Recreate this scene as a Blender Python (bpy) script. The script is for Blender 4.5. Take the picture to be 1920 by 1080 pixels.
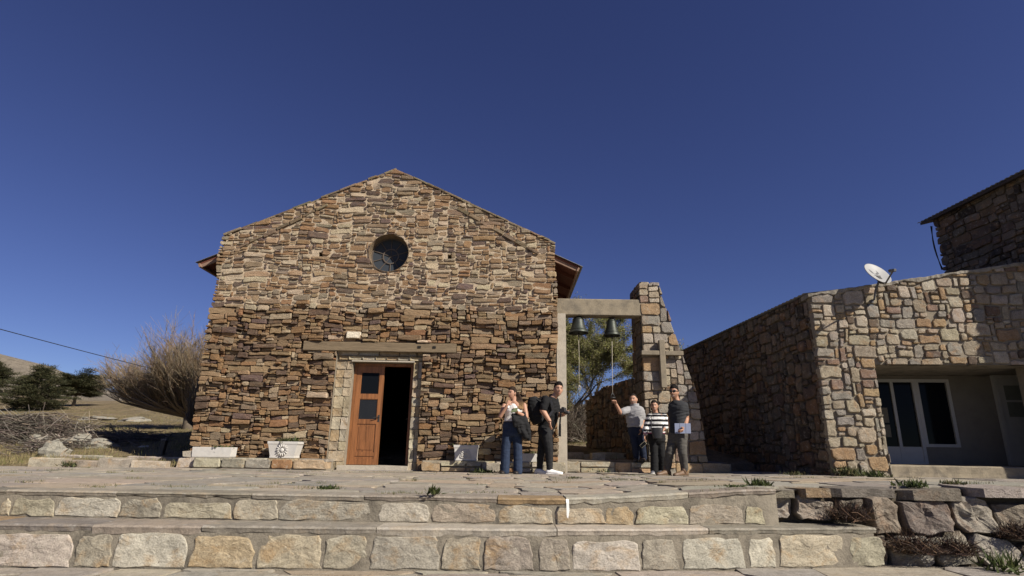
import bpy, bmesh, math, random
import numpy as np
from mathutils import Vector, Matrix, noise
from mathutils.geometry import tessellate_polygon

for o in list(bpy.data.objects):
    bpy.data.objects.remove(o)
SC = bpy.context.scene
COL = SC.collection
V3 = Vector
sin, cos, pi, rad = math.sin, math.cos, math.pi, math.radians

# ------------------------------------------------------------------ camera
F_PX, Y_HOR, ROLL, CAM_H = 1072.0, 845.0, 0.0155, 0.42
PITCH = math.atan((Y_HOR - 540) / F_PX)
cF = V3((0, cos(PITCH), sin(PITCH)))
_r = V3((1, 0, 0)); _u = _r.cross(cF)
cR = _r * cos(ROLL) + _u * sin(ROLL)
cU = -_r * sin(ROLL) + _u * cos(ROLL)
cC = V3((0, 0, CAM_H))
cam_d = bpy.data.cameras.new('camera')
cam_d.sensor_width = 36.0
cam_d.lens = F_PX * 36.0 / 1920.0
cam_d.clip_start = 0.05
cam_d.clip_end = 3000
cam_d.dof.use_dof = True
cam_d.dof.focus_distance = 12.0
cam_d.dof.aperture_fstop = 3.2
cam = bpy.data.objects.new('camera', cam_d)
COL.objects.link(cam)
m = Matrix.Identity(4)
for i in range(3):
    m[i][0] = cR[i]; m[i][1] = cU[i]; m[i][2] = -cF[i]; m[i][3] = cC[i]
cam.matrix_world = m
SC.camera = cam

# ------------------------------------------------------------------ light
SUN_AZ, SUN_EL = rad(53), rad(36)          # azimuth measured from the direction behind the camera towards the right
to_sun = V3((sin(SUN_AZ) * cos(SUN_EL), -cos(SUN_AZ) * cos(SUN_EL), sin(SUN_EL)))
world = bpy.data.worlds.new('World')
SC.world = world
world.use_nodes = True
wn = world.node_tree
sky = wn.nodes.new('ShaderNodeTexSky')
sky.sky_type = 'NISHITA'
sky.sun_disc = False
sky.sun_elevation = SUN_EL
sky.sun_rotation = math.atan2(to_sun.x, to_sun.y)
sky.altitude = 2500
sky.air_density = 1.0
sky.dust_density = 0.35
sky.ozone_density = 5.0
bg = wn.nodes['Background']
hs = wn.nodes.new('ShaderNodeHueSaturation')
hs.inputs['Hue'].default_value = .523
hs.inputs['Saturation'].default_value = 1.05
wn.links.new(sky.outputs[0], hs.inputs['Color'])
wn.links.new(hs.outputs[0], bg.inputs[0])
bg.inputs[1].default_value = 0.050
sun_d = bpy.data.lights.new('sun', 'SUN')
sun_d.energy = 5.0
sun_d.angle = rad(0.5)
sun_d.color = (1.0, 0.93, 0.82)
sun = bpy.data.objects.new('sun', sun_d)
sun.rotation_euler = to_sun.to_track_quat('Z', 'Y').to_euler()
sun.location = (20, -20, 30)
COL.objects.link(sun)
SC.view_settings.view_transform = 'Standard'
SC.view_settings.look = 'None'
SC.view_settings.exposure = 0.55
SC.view_settings.gamma = 1
SC.view_settings.use_curve_mapping = False


# ------------------------------------------------------------------ projection helpers (photo pixels <-> places)
def ray(x, y):
    return cF + cR * ((x - 960) / F_PX) + cU * ((540 - y) / F_PX)


def atY(x, y, Y, psi=0.0, X0=0.0):
    d = ray(x, y)
    t = (Y - psi * X0) / (d.y - psi * d.x)
    return cC + d * t


def atZ(x, y, Z):
    d = ray(x, y)
    return cC + d * ((Z - CAM_H) / d.z)


def proj(P):
    v = V3(P) - cC
    z = v.dot(cF)
    if z < 0.05:
        return None
    return (960 + F_PX * v.dot(cR) / z, 540 - F_PX * v.dot(cU) / z)


def smooth(t):
    t = min(1.0, max(0.0, t))
    return t * t * (3 - 2 * t)


# ------------------------------------------------------------------ materials
MATS = {}


def new_mat(name):
    mt = bpy.data.materials.new(name)
    mt.use_nodes = True
    MATS[name] = mt
    nt = mt.node_tree
    return mt, nt, nt.nodes['Principled BSDF']


def node(nt, kind, **kw):
    n = nt.nodes.new(kind)
    for k, v in kw.items():
        if k.startswith('i_'):
            key = k[2:].replace('_', ' ')
            n.inputs[key].default_value = v
        else:
            setattr(n, k, v)
    return n


def ramp(nt, src, stops):
    r = nt.nodes.new('ShaderNodeValToRGB')
    e = r.color_ramp.elements
    while len(e) < len(stops):
        e.new(0.5)
    for el, (p, c) in zip(e, stops):
        el.position = p
        el.color = (c, c, c, 1) if isinstance(c, (int, float)) else (*c, 1)
    nt.links.new(src, r.inputs[0])
    return r.outputs[0]


def mix(nt, mode, fac, a, b):
    n = nt.nodes.new('ShaderNodeMix')
    n.data_type = 'RGBA'
    n.blend_type = mode
    n.clamp_factor = True
    for sock, val in ((n.inputs[0], fac), (n.inputs[6], a), (n.inputs[7], b)):
        if hasattr(val, 'is_output'):
            nt.links.new(val, sock)
        elif isinstance(val, (int, float)):
            sock.default_value = val if sock == n.inputs[0] else (val, val, val, 1)
        else:
            sock.default_value = (*val, 1)
    return n.outputs[2]


def pos_noise(nt, scale, detail=4, rough=0.6, stretch=(1, 1, 1), distort=0.0, w=0.0):
    g = nt.nodes.new('ShaderNodeNewGeometry')
    mp = nt.nodes.new('ShaderNodeMapping')
    mp.inputs['Scale'].default_value = stretch
    mp.inputs['Location'].default_value = (w, w * 1.7, w * .6)
    nt.links.new(g.outputs['Position'], mp.inputs[0])
    n = nt.nodes.new('ShaderNodeTexNoise')
    n.inputs['Scale'].default_value = scale
    n.inputs['Detail'].default_value = detail
    n.inputs['Roughness'].default_value = rough
    n.inputs['Distortion'].default_value = distort
    nt.links.new(mp.outputs[0], n.inputs['Vector'])
    return n.outputs['Fac']


def tint(nt):
    a = nt.nodes.new('ShaderNodeAttribute')
    a.attribute_name = 'tint'
    return a.outputs['Color']


def add_bump(nt, bsdf, h, dist, strength=1.0):
    b = nt.nodes.new('ShaderNodeBump')
    b.inputs['Distance'].default_value = dist
    b.inputs['Strength'].default_value = strength
    nt.links.new(h, b.inputs['Height'])
    nt.links.new(b.outputs[0], bsdf.inputs['Normal'])
    return b


def math_n(nt, op, a, b):
    n = nt.nodes.new('ShaderNodeMath')
    n.operation = op
    for s, v in ((n.inputs[0], a), (n.inputs[1], b)):
        if hasattr(v, 'is_output'):
            nt.links.new(v, s)
        else:
            s.default_value = v
    return n.outputs[0]


def stone_mat(name, strata=1.0, rust=(0.36, 0.19, 0.08), rust_amt=0.5, pale=(0.5, 0.45, 0.36), pale_amt=0.35, bump=0.012, fine=38,
              dark_amt=0.35):
    mt, nt, b = new_mat(name)
    st = (1, 1, strata)
    c = tint(nt)
    n1 = pos_noise(nt, 7, 7, .7, st)
    c = mix(nt, 'MULTIPLY', 1.0, c, ramp(nt, n1, [(.25, .62), (.5, 1.0), (.78, 1.3)]))
    n2 = pos_noise(nt, 4.2, 5, .65, st, .6, 3.1)
    c = mix(nt, 'MIX', math_n(nt, 'MULTIPLY', ramp(nt, n2, [(.52, 0), (.68, 1)]), rust_amt), c, rust)
    n3 = pos_noise(nt, 11, 6, .75, st, .3, 7.7)
    c = mix(nt, 'MIX', math_n(nt, 'MULTIPLY', ramp(nt, n3, [(.55, 0), (.66, 1)]), pale_amt), c, pale)
    n5 = pos_noise(nt, 60, 3, .7, st, 0, 2.2)
    c = mix(nt, 'MULTIPLY', 1.0, c, ramp(nt, n5, [(.3, 1 - dark_amt), (.55, 1.05), (.8, 1.15)]))
    nt.links.new(c, b.inputs['Base Color'])
    b.inputs['Roughness'].default_value = .88
    b.inputs['Specular IOR Level'].default_value = .25
    n4 = pos_noise(nt, fine, 7, .72, st, .2)
    hsum = math_n(nt, 'ADD', n4, math_n(nt, 'MULTIPLY', n1, 1.6))
    add_bump(nt, b, hsum, bump)
    return mt


def plain_mat(name, col, rough=.7, var=.25, scale=8, bump=0.0, fine=40, metal=0.0, spec=.3, stretch=(1, 1, 1), stain=None, stain_amt=.5):
    mt, nt, b = new_mat(name)
    n1 = pos_noise(nt, scale, 5, .65, stretch)
    c = mix(nt, 'MULTIPLY', 1.0, col, ramp(nt, n1, [(.25, 1 - var), (.5, 1.0), (.75, 1 + var * .6)]))
    if stain:
        n2 = pos_noise(nt, scale * .45, 6, .7, stretch, .5, 4.0)
        c = mix(nt, 'MIX', math_n(nt, 'MULTIPLY', ramp(nt, n2, [(.48, 0), (.66, 1)]), stain_amt), c, stain)
    nt.links.new(c, b.inputs['Base Color'])
    b.inputs['Roughness'].default_value = rough
    b.inputs['Metallic'].default_value = metal
    b.inputs['Specular IOR Level'].default_value = spec
    if bump:
        add_bump(nt, b, pos_noise(nt, fine, 6, .7, stretch), bump)
    return mt


def tint_mat(name, rough=.7, var=.25, scale=20, trans=0.0, bump=0.0, fine=60, spec=.25, stretch=(1, 1, 1)):
    mt, nt, b = new_mat(name)
    n1 = pos_noise(nt, scale, 4, .6, stretch)
    c = mix(nt, 'MULTIPLY', 1.0, tint(nt), ramp(nt, n1, [(.25, 1 - var), (.5, 1.0), (.75, 1 + var * .6)]))
    nt.links.new(c, b.inputs['Base Color'])
    b.inputs['Roughness'].default_value = rough
    b.inputs['Specular IOR Level'].default_value = spec
    if bump:
        add_bump(nt, b, pos_noise(nt, fine, 5, .65, stretch), bump)
    if trans:
        tr = nt.nodes.new('ShaderNodeBsdfTranslucent')
        nt.links.new(c, tr.inputs[0])
        mx = nt.nodes.new('ShaderNodeMixShader')
        mx.inputs[0].default_value = trans
        nt.links.new(b.outputs[0], mx.inputs[1])
        nt.links.new(tr.outputs[0], mx.inputs[2])
        nt.links.new(mx.outputs[0], nt.nodes['Material Output'].inputs[0])
    return mt


M_SCHIST = stone_mat('schist', 3.2, (0.235, 0.122, 0.052), .45, (0.36, 0.31, 0.21), .32, .016, 28, .45)
M_RUBBLE = stone_mat('granite_rubble', 1.2, (0.32, 0.175, 0.075), .45, (0.46, 0.42, 0.35), .45, .018, 36, .45)
M_STEP = stone_mat('step_stone', 1.3, (0.30, 0.19, 0.085), .65, (0.45, 0.415, 0.33), .5, .009, 26, .35)
M_BOULDER = stone_mat('boulder_stone', 1.4, (0.24, 0.14, 0.08), .4, (0.36, 0.33, 0.28), .45, .02, 22, .4)
M_FLAG = stone_mat('flagstone', 1.0, (0.36, 0.27, 0.17), .35, (0.42, 0.40, 0.36), .35, .006, 26, .25)
M_MORTAR_UP = plain_mat('lime_mortar', (0.41, 0.325, 0.23), .95, .3, 9, .02, 30)
M_MORTAR_LOW = plain_mat('earth_joint', (0.10, 0.075, 0.05), .95, .4, 9, .02, 30)
M_MORTAR_H = plain_mat('cement_mortar', (0.235, 0.20, 0.15), .95, .25, 9, .015, 40)
M_MORTAR_SHADED = plain_mat('shade_darkened_mortar', (0.105, 0.088, 0.068), .95, .3, 9, .015, 40)  # darker copy of the cement mortar, shade of the sunless walls in its colour
M_CONC = plain_mat('old_concrete', (0.25, 0.21, 0.15), .92, .3, 6, .008, 40, stain=(0.12, 0.105, 0.085), stain_amt=.7)
M_CONC_DARK = plain_mat('dark_cement', (0.25, 0.225, 0.185), .93, .4, 7, .01, 40, stain=(0.10, 0.09, 0.075), stain_amt=.7)
M_CONC_POST = plain_mat('pale_concrete', (0.40, 0.355, 0.285), .92, .25, 6, .01, 40, stain=(0.30, 0.27, 0.22), stain_amt=.5)
M_STEPMORTAR = plain_mat('step_mortar', (0.215, 0.188, 0.145), .93, .4, 8, .010, 40, stain=(0.085, 0.075, 0.06), stain_amt=.85)
M_GROUT = plain_mat('paving_joint', (0.22, 0.19, 0.15), .95, .35, 9, .01, 40)
M_WHITE = plain_mat('white_cast_stone', (0.50, 0.48, 0.445), .8, .15, 10, .003, 60, stain=(0.5, 0.47, 0.42), stain_amt=.5)
M_DOOR = plain_mat('varnished_wood', (0.235, 0.095, 0.034), .45, .5, 4, .003, 30, spec=.4, stretch=(7, 7, .45), stain=(0.12, 0.045, 0.016), stain_amt=.8)
M_LINTEL = plain_mat('weathered_timber', (0.18, 0.135, 0.085), .9, .4, 6, .012, 16, stretch=(.6, 4, 8))
M_ROOFWOOD = plain_mat('red_brown_boards', (0.13, 0.045, 0.03), .7, .3, 6, .004, 30, stretch=(6, .5, 6))
M_FASCIA = plain_mat('fascia_timber', (0.22, 0.14, 0.10), .7, .3, 6)
M_CORR = plain_mat('corrugated_metal', (0.32, 0.32, 0.32), .5, .3, 5, metal=.6, stain=(0.25, 0.16, 0.10), stain_amt=.4)
M_DARKMETAL = plain_mat('dark_metal', (0.05, 0.05, 0.05), .5, .3, 8, metal=.5)
M_GREYPLASTIC = plain_mat('grey_plastic', (0.10, 0.10, 0.105), .5, .15, 8)
M_DISH = plain_mat('dish_paint', (0.30, 0.30, 0.295), .5, .08, 10)
M_BRONZE = plain_mat('bell_bronze', (0.045, 0.048, 0.042), .5, .4, 9, .003, 40, metal=.55, stain=(0.07, 0.085, 0.065), stain_amt=.4)
M_ROPE = plain_mat('rope', (0.40, 0.36, 0.29), .9, .3, 40)
M_PLASTER = plain_mat('cream_plaster', (0.17, 0.155, 0.13), .9, .2, 3, .004, 30)
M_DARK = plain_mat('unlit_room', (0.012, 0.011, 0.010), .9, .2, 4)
M_FRAMEWHITE = plain_mat('white_paint', (0.38, 0.375, 0.36), .5, .1, 8)
M_LEADING = plain_mat('window_leading', (0.10, 0.08, 0.065), .6, .3, 12)
M_CROSS = plain_mat('cross_concrete', (0.215, 0.18, 0.13), .9, .3, 8, .006, 50, stain=(0.17, 0.15, 0.12), stain_amt=.5)
M_BLACKCLOTH = plain_mat('black_cloth', (0.012, 0.012, 0.013), .9, .4, 14, .01, 18)
M_BLACKLEATHER = plain_mat('black_leather', (0.03, 0.03, 0.032), .45, .3, 14, .003, 40, spec=.5)
M_BARK = plain_mat('bark', (0.13, 0.105, 0.08), .95, .4, 12, .01, 30)
M_TWIG = tint_mat('twigs', .9, .25)
M_LEAF = tint_mat('leaves', .6, .3, 6, trans=.35)
M_NEEDLE = tint_mat('needles', .75, .3, 4, trans=.15)
M_GRASS = tint_mat('grass_blades', .8, .2, 5, trans=.3)


def glass_mat(name, col, rough=.06, var=0.0):
    mt, nt, b = new_mat(name)
    if var:
        n = pos_noise(nt, 90, 3, .8)
        c = mix(nt, 'MIX', ramp(nt, n, [(.62, 0), (.72, var)]), col, (.35, .35, .33))
        nt.links.new(c, b.inputs['Base Color'])
    else:
        b.inputs['Base Color'].default_value = (*col, 1)
    b.inputs['Roughness'].default_value = rough
    b.inputs['Specular IOR Level'].default_value = .06
    return mt


M_GLASS = glass_mat('dark_glass', (0.006, 0.007, 0.009))
M_GLASS_DUSTY = glass_mat('dusty_glass', (0.018, 0.02, 0.024), .25, .25)
M_GLASS_BLUE = glass_mat('leaded_glass', (0.045, 0.052, 0.062), .3, .15)


# ------------------------------------------------------------------ mesh builder
ORIG = {}


class MB:
    def __init__(self):
        self.v = []; self.f = []; self.c = []

    def add(self, verts, faces, col=None):
        k = len(self.v)
        self.v.extend(tuple(p) for p in verts)
        self.f.extend(tuple(i + k for i in f) for f in faces)
        cc = col if col is not None else (.5, .5, .5)
        self.c.extend([cc] * len(verts))

    def box(self, lo, hi, col=None, jit=0.0, rng=None):
        x0, y0, z0 = lo; x1, y1, z1 = hi
        vs = [(x0, y0, z0), (x1, y0, z0), (x1, y1, z0), (x0, y1, z0), (x0, y0, z1), (x1, y0, z1), (x1, y1, z1), (x0, y1, z1)]
        if jit:
            vs = [tuple(c + rng.uniform(-jit, jit) for c in p) for p in vs]
        self.add(vs, [(0, 3, 2, 1), (4, 5, 6, 7), (0, 1, 5, 4), (1, 2, 6, 5), (2, 3, 7, 6), (3, 0, 4, 7)], col)

    def obox(self, c, ax, ay, az, col=None, bev=0.0):
        c = V3(c); ax = V3(ax); ay = V3(ay); az = V3(az)
        if bev <= 0:
            vs = [c + ax * i + ay * j + az * k for k in (-1, 1) for i, j in ((-1, -1), (1, -1), (1, 1), (-1, 1))]
            self.add(vs, [(3, 2, 1, 0), (4, 5, 6, 7), (0, 1, 5, 4), (1, 2, 6, 5), (2, 3, 7, 6), (3, 0, 4, 7)], col)
        else:
            lx, ly, lz = ax.length, ay.length, az.length
            rings = []
            for kz, s in ((-1, 1), (-1 + bev / lz, 0), (1 - bev / lz, 0), (1, 1)):
                fx = 1 - (bev / lx if s else 0); fy = 1 - (bev / ly if s else 0)
                bx = bev / lx; by = bev / ly
                pts = [(-fx, -fy + by), (-fx + bx, -fy), (fx - bx, -fy), (fx, -fy + by), (fx, fy - by), (fx - bx, fy), (-fx + bx, fy), (-fx, fy - by)]
                rings.append([c + ax * i + ay * j + az * kz for i, j in pts])
            self.loft(rings, col)

    def loft(self, rings, col=None, caps=True):
        n = len(rings[0]); vs = [p for r in rings for p in r]; fs = []
        for a in range(len(rings) - 1):
            for i in range(n):
                j = (i + 1) % n
                fs.append((a * n + i, a * n + j, (a + 1) * n + j, (a + 1) * n + i))
        if caps:
            fs.append(tuple(range(n))[::-1])
            fs.append(tuple((len(rings) - 1) * n + i for i in range(n)))
        self.add(vs, fs, col)

    def tube(self, pts, rads, n=6, col=None, caps=True):
        pts = [V3(p) for p in pts]
        if isinstance(rads, (int, float)):
            rads = [rads] * len(pts)
        rings = []; ref = None
        for i, p in enumerate(pts):
            d = (pts[min(i + 1, len(pts) - 1)] - pts[max(i - 1, 0)])
            d = d.normalized() if d.length > 1e-9 else V3((0, 0, 1))
            if ref is None:
                ref = d.orthogonal().normalized()
            a = (ref - d * ref.dot(d))
            a = a.normalized() if a.length > 1e-6 else d.orthogonal().normalized()
            ref = a
            b = d.cross(a)
            rings.append([p + (a * cos(2 * pi * k / n) + b * sin(2 * pi * k / n)) * rads[i] for k in range(n)])
        self.loft(rings, col, caps)

    def capsule(self, a, ra, b, rb, n=12, col=None):
        a = V3(a); b = V3(b); d = (b - a)
        d = d.normalized() if d.length > 1e-6 else V3((0, 0, 1))
        pts = [a - d * ra * .92, a - d * ra * .6, a, a.lerp(b, .5), b, b + d * rb * .6, b + d * rb * .92]
        self.tube(pts, [ra * .35, ra * .8, ra, (ra + rb) / 2, rb, rb * .8, rb * .35], n, col)

    def lathe(self, c, prof, axis=(0, 0, 1), n=24, col=None):
        c = V3(c); ax = V3(axis).normalized(); a = ax.orthogonal().normalized(); b = ax.cross(a)
        self.loft([[c + ax * h + (a * cos(2 * pi * k / n) + b * sin(2 * pi * k / n)) * r for k in range(n)] for r, h in prof], col)

    def ball(self, c, r, n=10, m=6, col=None, axes=None):
        c = V3(c)
        if isinstance(r, (int, float)):
            r = (r, r, r)
        ax = axes or (V3((1, 0, 0)), V3((0, 1, 0)), V3((0, 0, 1)))
        rings = []
        for i in range(m + 1):
            t = -pi / 2 * .97 + pi * .97 * i / m
            rings.append([c + ax[0] * (r[0] * cos(t) * cos(2 * pi * k / n)) + ax[1] * (r[1] * cos(t) * sin(2 * pi * k / n)) + ax[2] * (r[2] * sin(t)) for k in range(n)])
        self.loft(rings, col)

    def build(self, name, mat, parent=None, smooth_=False, tinted=True, origin=None):
        return mesh_obj(name, self.v, self.f, mat, parent, smooth_, self.c if tinted else None, origin)


def mesh_obj(name, verts, faces, mat, parent=None, smooth_=False, cols=None, origin=None):
    me = bpy.data.meshes.new(name)
    va = np.array([tuple(p) for p in verts], dtype=np.float64)
    c = np.array(origin, dtype=np.float64) if origin is not None else (va.min(0) + va.max(0)) / 2
    if origin is None and parent is None:
        c[2] = va[:, 2].min()
    me.from_pydata((va - c).tolist(), [], faces)
    if cols is not None:
        at = me.attributes.new('tint', 'FLOAT_COLOR', 'POINT')
        ca = np.ones((len(verts), 4), dtype=np.float32)
        ca[:, :3] = np.array(cols, dtype=np.float32)
        at.data.foreach_set('color', ca.ravel())
    if smooth_:
        me.shade_smooth()
    if mat:
        me.materials.append(mat)
    ob = bpy.data.objects.new(name, me)
    COL.objects.link(ob)
    place(ob, V3(c), parent)
    return ob


def place(ob, c, parent=None):
    ORIG[ob.name] = V3(c)
    if parent is not None:
        ob.parent = parent
        ob.location = V3(c) - ORIG[parent.name]
    else:
        ob.location = c


def tag(o, label, cat, group=None):
    o['label'] = label; o['category'] = cat
    if group:
        o['group'] = group
    return o


def thing(name, label, cat, loc, group=None):
    o = bpy.data.objects.new(name, None)
    COL.objects.link(o)
    place(o, V3(loc))
    o.empty_display_size = .2
    return tag(o, label, cat, group)


def structure(o):
    o['kind'] = 'structure'
    return o


def stuff(o):
    o['kind'] = 'stuff'
    return o


# ------------------------------------------------------------------ stones
def jitc(c, rng, v=.12):
    k = 1 + rng.uniform(-v, v)
    return tuple(max(.01, ch * k * (1 + rng.uniform(-v * .25, v * .25))) for ch in c)


def pick(pal, rng):
    t = sum(w for w, _ in pal); r = rng.random() * t
    for w, c in pal:
        r -= w
        if r <= 0:
            return jitc(c, rng)
    return jitc(pal[-1][1], rng)


PAL_CHURCH = [(4, (0.215, 0.130, 0.066)), (4, (0.26, 0.175, 0.10)), (3, (0.18, 0.122, 0.072)), (2.4, (0.105, 0.070, 0.048)), (2.4, (0.205, 0.155, 0.105)),
              (.8, (0.115, 0.078, 0.065)), (1.0, (0.22, 0.12, 0.06)), (1.5, (0.34, 0.265, 0.175)), (2, (0.225, 0.155, 0.088))]
PAL_UPPER = [(4, (0.245, 0.155, 0.085)), (4, (0.31, 0.22, 0.135)), (3, (0.20, 0.145, 0.095)), (1.6, (0.115, 0.08, 0.062)), (2.4, (0.24, 0.195, 0.14)),
             (.7, (0.13, 0.09, 0.078)), (1.0, (0.255, 0.15, 0.08)), (3.4, (0.40, 0.325, 0.225))]
PAL_HOUSE = [(4, (0.33, 0.275, 0.20)), (2.4, (0.42, 0.365, 0.29)), (2.6, (0.34, 0.235, 0.135)), (1.0, (0.24, 0.165, 0.125)), (4, (0.27, 0.24, 0.20)),
             (1.2, (0.13, 0.095, 0.07)), (2.0, (0.38, 0.32, 0.23))]
PAL_UPPER = [(w_, tuple(v * 1.08 for v in c_)) for w_, c_ in PAL_UPPER]
PAL_CHURCH = [(w_, tuple(v * 1.1 for v in c_)) for w_, c_ in PAL_CHURCH]
PAL_HOUSE = [(w_, tuple(v * .95 for v in c_)) for w_, c_ in PAL_HOUSE]
PAL_SHADED = [(4, (0.145, 0.115, 0.085)), (1.6, (0.21, 0.165, 0.12)), (2.6, (0.175, 0.108, 0.062)), (1.4, (0.12, 0.085, 0.068)), (4, (0.125, 0.11, 0.092)),
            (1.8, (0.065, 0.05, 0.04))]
PAL_SHADED = [(w_, tuple(v * .85 for v in c_)) for w_, c_ in PAL_SHADED]  # stone colours darkened: shade of sunless walls and pillar side put into them
PAL_STEP = [(4, (0.35, 0.31, 0.225)), (3, (0.32, 0.28, 0.21)), (2, (0.40, 0.365, 0.295)), (1.4, (0.275, 0.245, 0.195)), (1.2, (0.35, 0.27, 0.17))]
PAL_FLAG_ = [(4, (0.325, 0.285, 0.23)), (3, (0.30, 0.27, 0.225)), (2, (0.35, 0.30, 0.235)), (1.5, (0.275, 0.25, 0.215)), (1.2, (0.345, 0.28, 0.205))]
PAL_FLAG = [(w_, tuple(v * .88 for v in c_)) for w_, c_ in PAL_FLAG_]
PAL_RET = [(4, (0.20, 0.17, 0.13)), (3, (0.235, 0.205, 0.165)), (2, (0.165, 0.14, 0.115)), (2, (0.23, 0.16, 0.10)), (1, (0.27, 0.245, 0.205))]


def skyline(W, H, hr, ar, rng, hp=1.0, wmax=9.0):
    """irregular coursing: rectangles that tile W x H bottom-up"""
    segs = [[0.0, W, 0.0]]; out = []
    wmin = hr[0] * 1.1
    guard = 0
    while guard < 20000:
        guard += 1
        i = min(range(len(segs)), key=lambda k: segs[k][2])
        x0, x1, y = segs[i]
        if y >= H - 1e-6:
            break
        wd = x1 - x0
        hh = hr[0] + (hr[1] - hr[0]) * rng.random() ** hp
        for nb in ((segs[i - 1][2] - y) if i > 0 else 0, (segs[i + 1][2] - y) if i < len(segs) - 1 else 0):
            if nb > hr[0] * .6 and abs(nb - hh) < .35 * hh:
                hh = nb
        if y + hh > H - hr[0] * .7:
            hh = H - y
        ww = min(hh * rng.uniform(*ar), wmax)
        ww = max(ww, wmin)
        if wd - ww < wmin:
            if wd > 1.7 * ww and wd > 2.2 * wmin:
                ww = wd * rng.uniform(.4, .6)
            else:
                ww = wd
        if rng.random() < .5:
            a, b = x0, x0 + ww; rest = [b, x1, y]; new = [[a, b, y + hh]] + ([rest] if x1 - b > 1e-6 else [])
        else:
            a, b = x1 - ww, x1; rest = [x0, a, y]; new = ([rest] if a - x0 > 1e-6 else []) + [[a, b, y + hh]]
        out.append((a, y, b, y + hh))
        segs[i:i + 1] = new
        j = 0
        while j < len(segs) - 1:
            if abs(segs[j][2] - segs[j + 1][2]) < 1e-6:
                segs[j][1] = segs[j + 1][1]; del segs[j + 1]
            else:
                j += 1
    return out


def rect_poly(r, g, rng, rough=.1, cut=.22):
    """a worn outline for one stone in a cell of the coursing"""
    x0, y0, x1, y1 = r
    g2 = min(g / 2, (x1 - x0) * .2, (y1 - y0) * .2)
    x0 += g2; x1 -= g2; y0 += g2; y1 -= g2
    w, h = x1 - x0, y1 - y0
    s = min(w, h)
    P = []
    corners = [((x0, y0), (1, 0), (0, 1)), ((x1, y0), (0, 1), (-1, 0)), ((x1, y1), (-1, 0), (0, -1)), ((x0, y1), (0, -1), (1, 0))]
    for k, (c, d1, d2) in enumerate(corners):
        ca = s * rng.uniform(.05, cut); cb = s * rng.uniform(.05, cut)
        P.append((c[0] + d2[0] * cb, c[1] + d2[1] * cb))
        P.append((c[0] + d1[0] * ca, c[1] + d1[1] * ca))
        L = w if d1[0] else h
        if L > s * 1.4:
            t = rng.uniform(.35, .65)
            dn = rng.uniform(-.5, 1) * rough * s * .6
            P.append((c[0] + d1[0] * L * t + d2[0] * dn, c[1] + d1[1] * L * t + d2[1] * dn))
    return [(p[0] + rng.uniform(-1, 1) * rough * s * .3, p[1] + rng.uniform(-1, 1) * rough * s * .3) for p in P]


def clip(poly, a, b, c):
    """keep a*u + b*v <= c"""
    out = []
    for i in range(len(poly)):
        p, q = poly[i], poly[(i + 1) % len(poly)]
        dp = a * p[0] + b * p[1] - c; dq = a * q[0] + b * q[1] - c
        if dp <= 0:
            out.append(p)
        if dp * dq < 0:
            t = dp / (dp - dq)
            out.append((p[0] + (q[0] - p[0]) * t, p[1] + (q[1] - p[1]) * t))
    return out


def area(poly):
    return abs(sum(poly[i][0] * poly[(i + 1) % len(poly)][1] - poly[(i + 1) % len(poly)][0] * poly[i][1] for i in range(len(poly)))) / 2


def avoid_rect(poly, R):
    x0, y0, x1, y1 = R
    us = [p[0] for p in poly]; vs = [p[1] for p in poly]
    if max(us) <= x0 or min(us) >= x1 or max(vs) <= y0 or min(vs) >= y1:
        return poly
    best = max((clip(poly, 1, 0, x0), clip(poly, -1, 0, -x1), clip(poly, 0, 1, y0), clip(poly, 0, -1, -y1)), key=lambda q: area(q) if len(q) > 2 else 0)
    return best


def avoid_circle(poly, c, r):
    if not poly:
        return poly
    cx = sum(p[0] for p in poly) / len(poly); cy = sum(p[1] for p in poly) / len(poly)
    if min(math.hypot(p[0] - c[0], p[1] - c[1]) for p in poly) > r and math.hypot(cx - c[0], cy - c[1]) > r:
        return poly
    dx, dy = cx - c[0], cy - c[1]; L = math.hypot(dx, dy) or 1
    dx /= L; dy /= L
    return clip(poly, -dx, -dy, -(r + dx * c[0] + dy * c[1]))


def warp_uv(p, amt, sc, seed):
    a = noise.noise((p[0] * sc, p[1] * sc, seed)); b = noise.noise((p[0] * sc, p[1] * sc, seed + 31.7))
    return (p[0] + a * amt, p[1] + b * amt)


def shape_stone(poly, mapf, rng, prot, back, bev=.14, tilt=.1, rings=None, rough=0.0, seed=0.0):
    """outline -> chunk of stone; mapf(u, v, n) gives the place"""
    n = len(poly)
    cu = sum(p[0] for p in poly) / n; cv = sum(p[1] for p in poly) / n
    s = math.sqrt(max(area(poly), 1e-5))
    tu, tv = rng.uniform(-tilt, tilt), rng.uniform(-tilt, tilt)
    lev = rings or [(1.0, -.35), (1 - bev, .0)]
    vs = [mapf(p[0], p[1], -back) for p in poly]
    for f, dn in lev:
        for p in poly:
            u = cu + (p[0] - cu) * f; v = cv + (p[1] - cv) * f
            nn = prot * (1 + dn) + tu * (u - cu) + tv * (v - cv) + rng.uniform(-1, 1) * .06 * prot
            if rough:
                nn += rough * noise.fractal((u * 7 + seed, v * 7, seed), .9, 2.1, 4)
            vs.append(mapf(u, v, nn))
    cn = prot * (1 + rng.uniform(-.05, .25))
    if rough:
        cn = prot + rough * noise.fractal((cu * 7 + seed, cv * 7, seed), .9, 2.1, 4)
    vs.append(mapf(cu, cv, cn))
    fs = []
    for a in range(len(lev)):
        for i in range(n):
            j = (i + 1) % n
            fs.append((a * n + i, a * n + j, (a + 1) * n + j, (a + 1) * n + i))
    top = len(lev) * n
    for i in range(n):
        fs.append((top + i, top + (i + 1) % n, len(vs) - 1))
    return vs, fs


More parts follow.
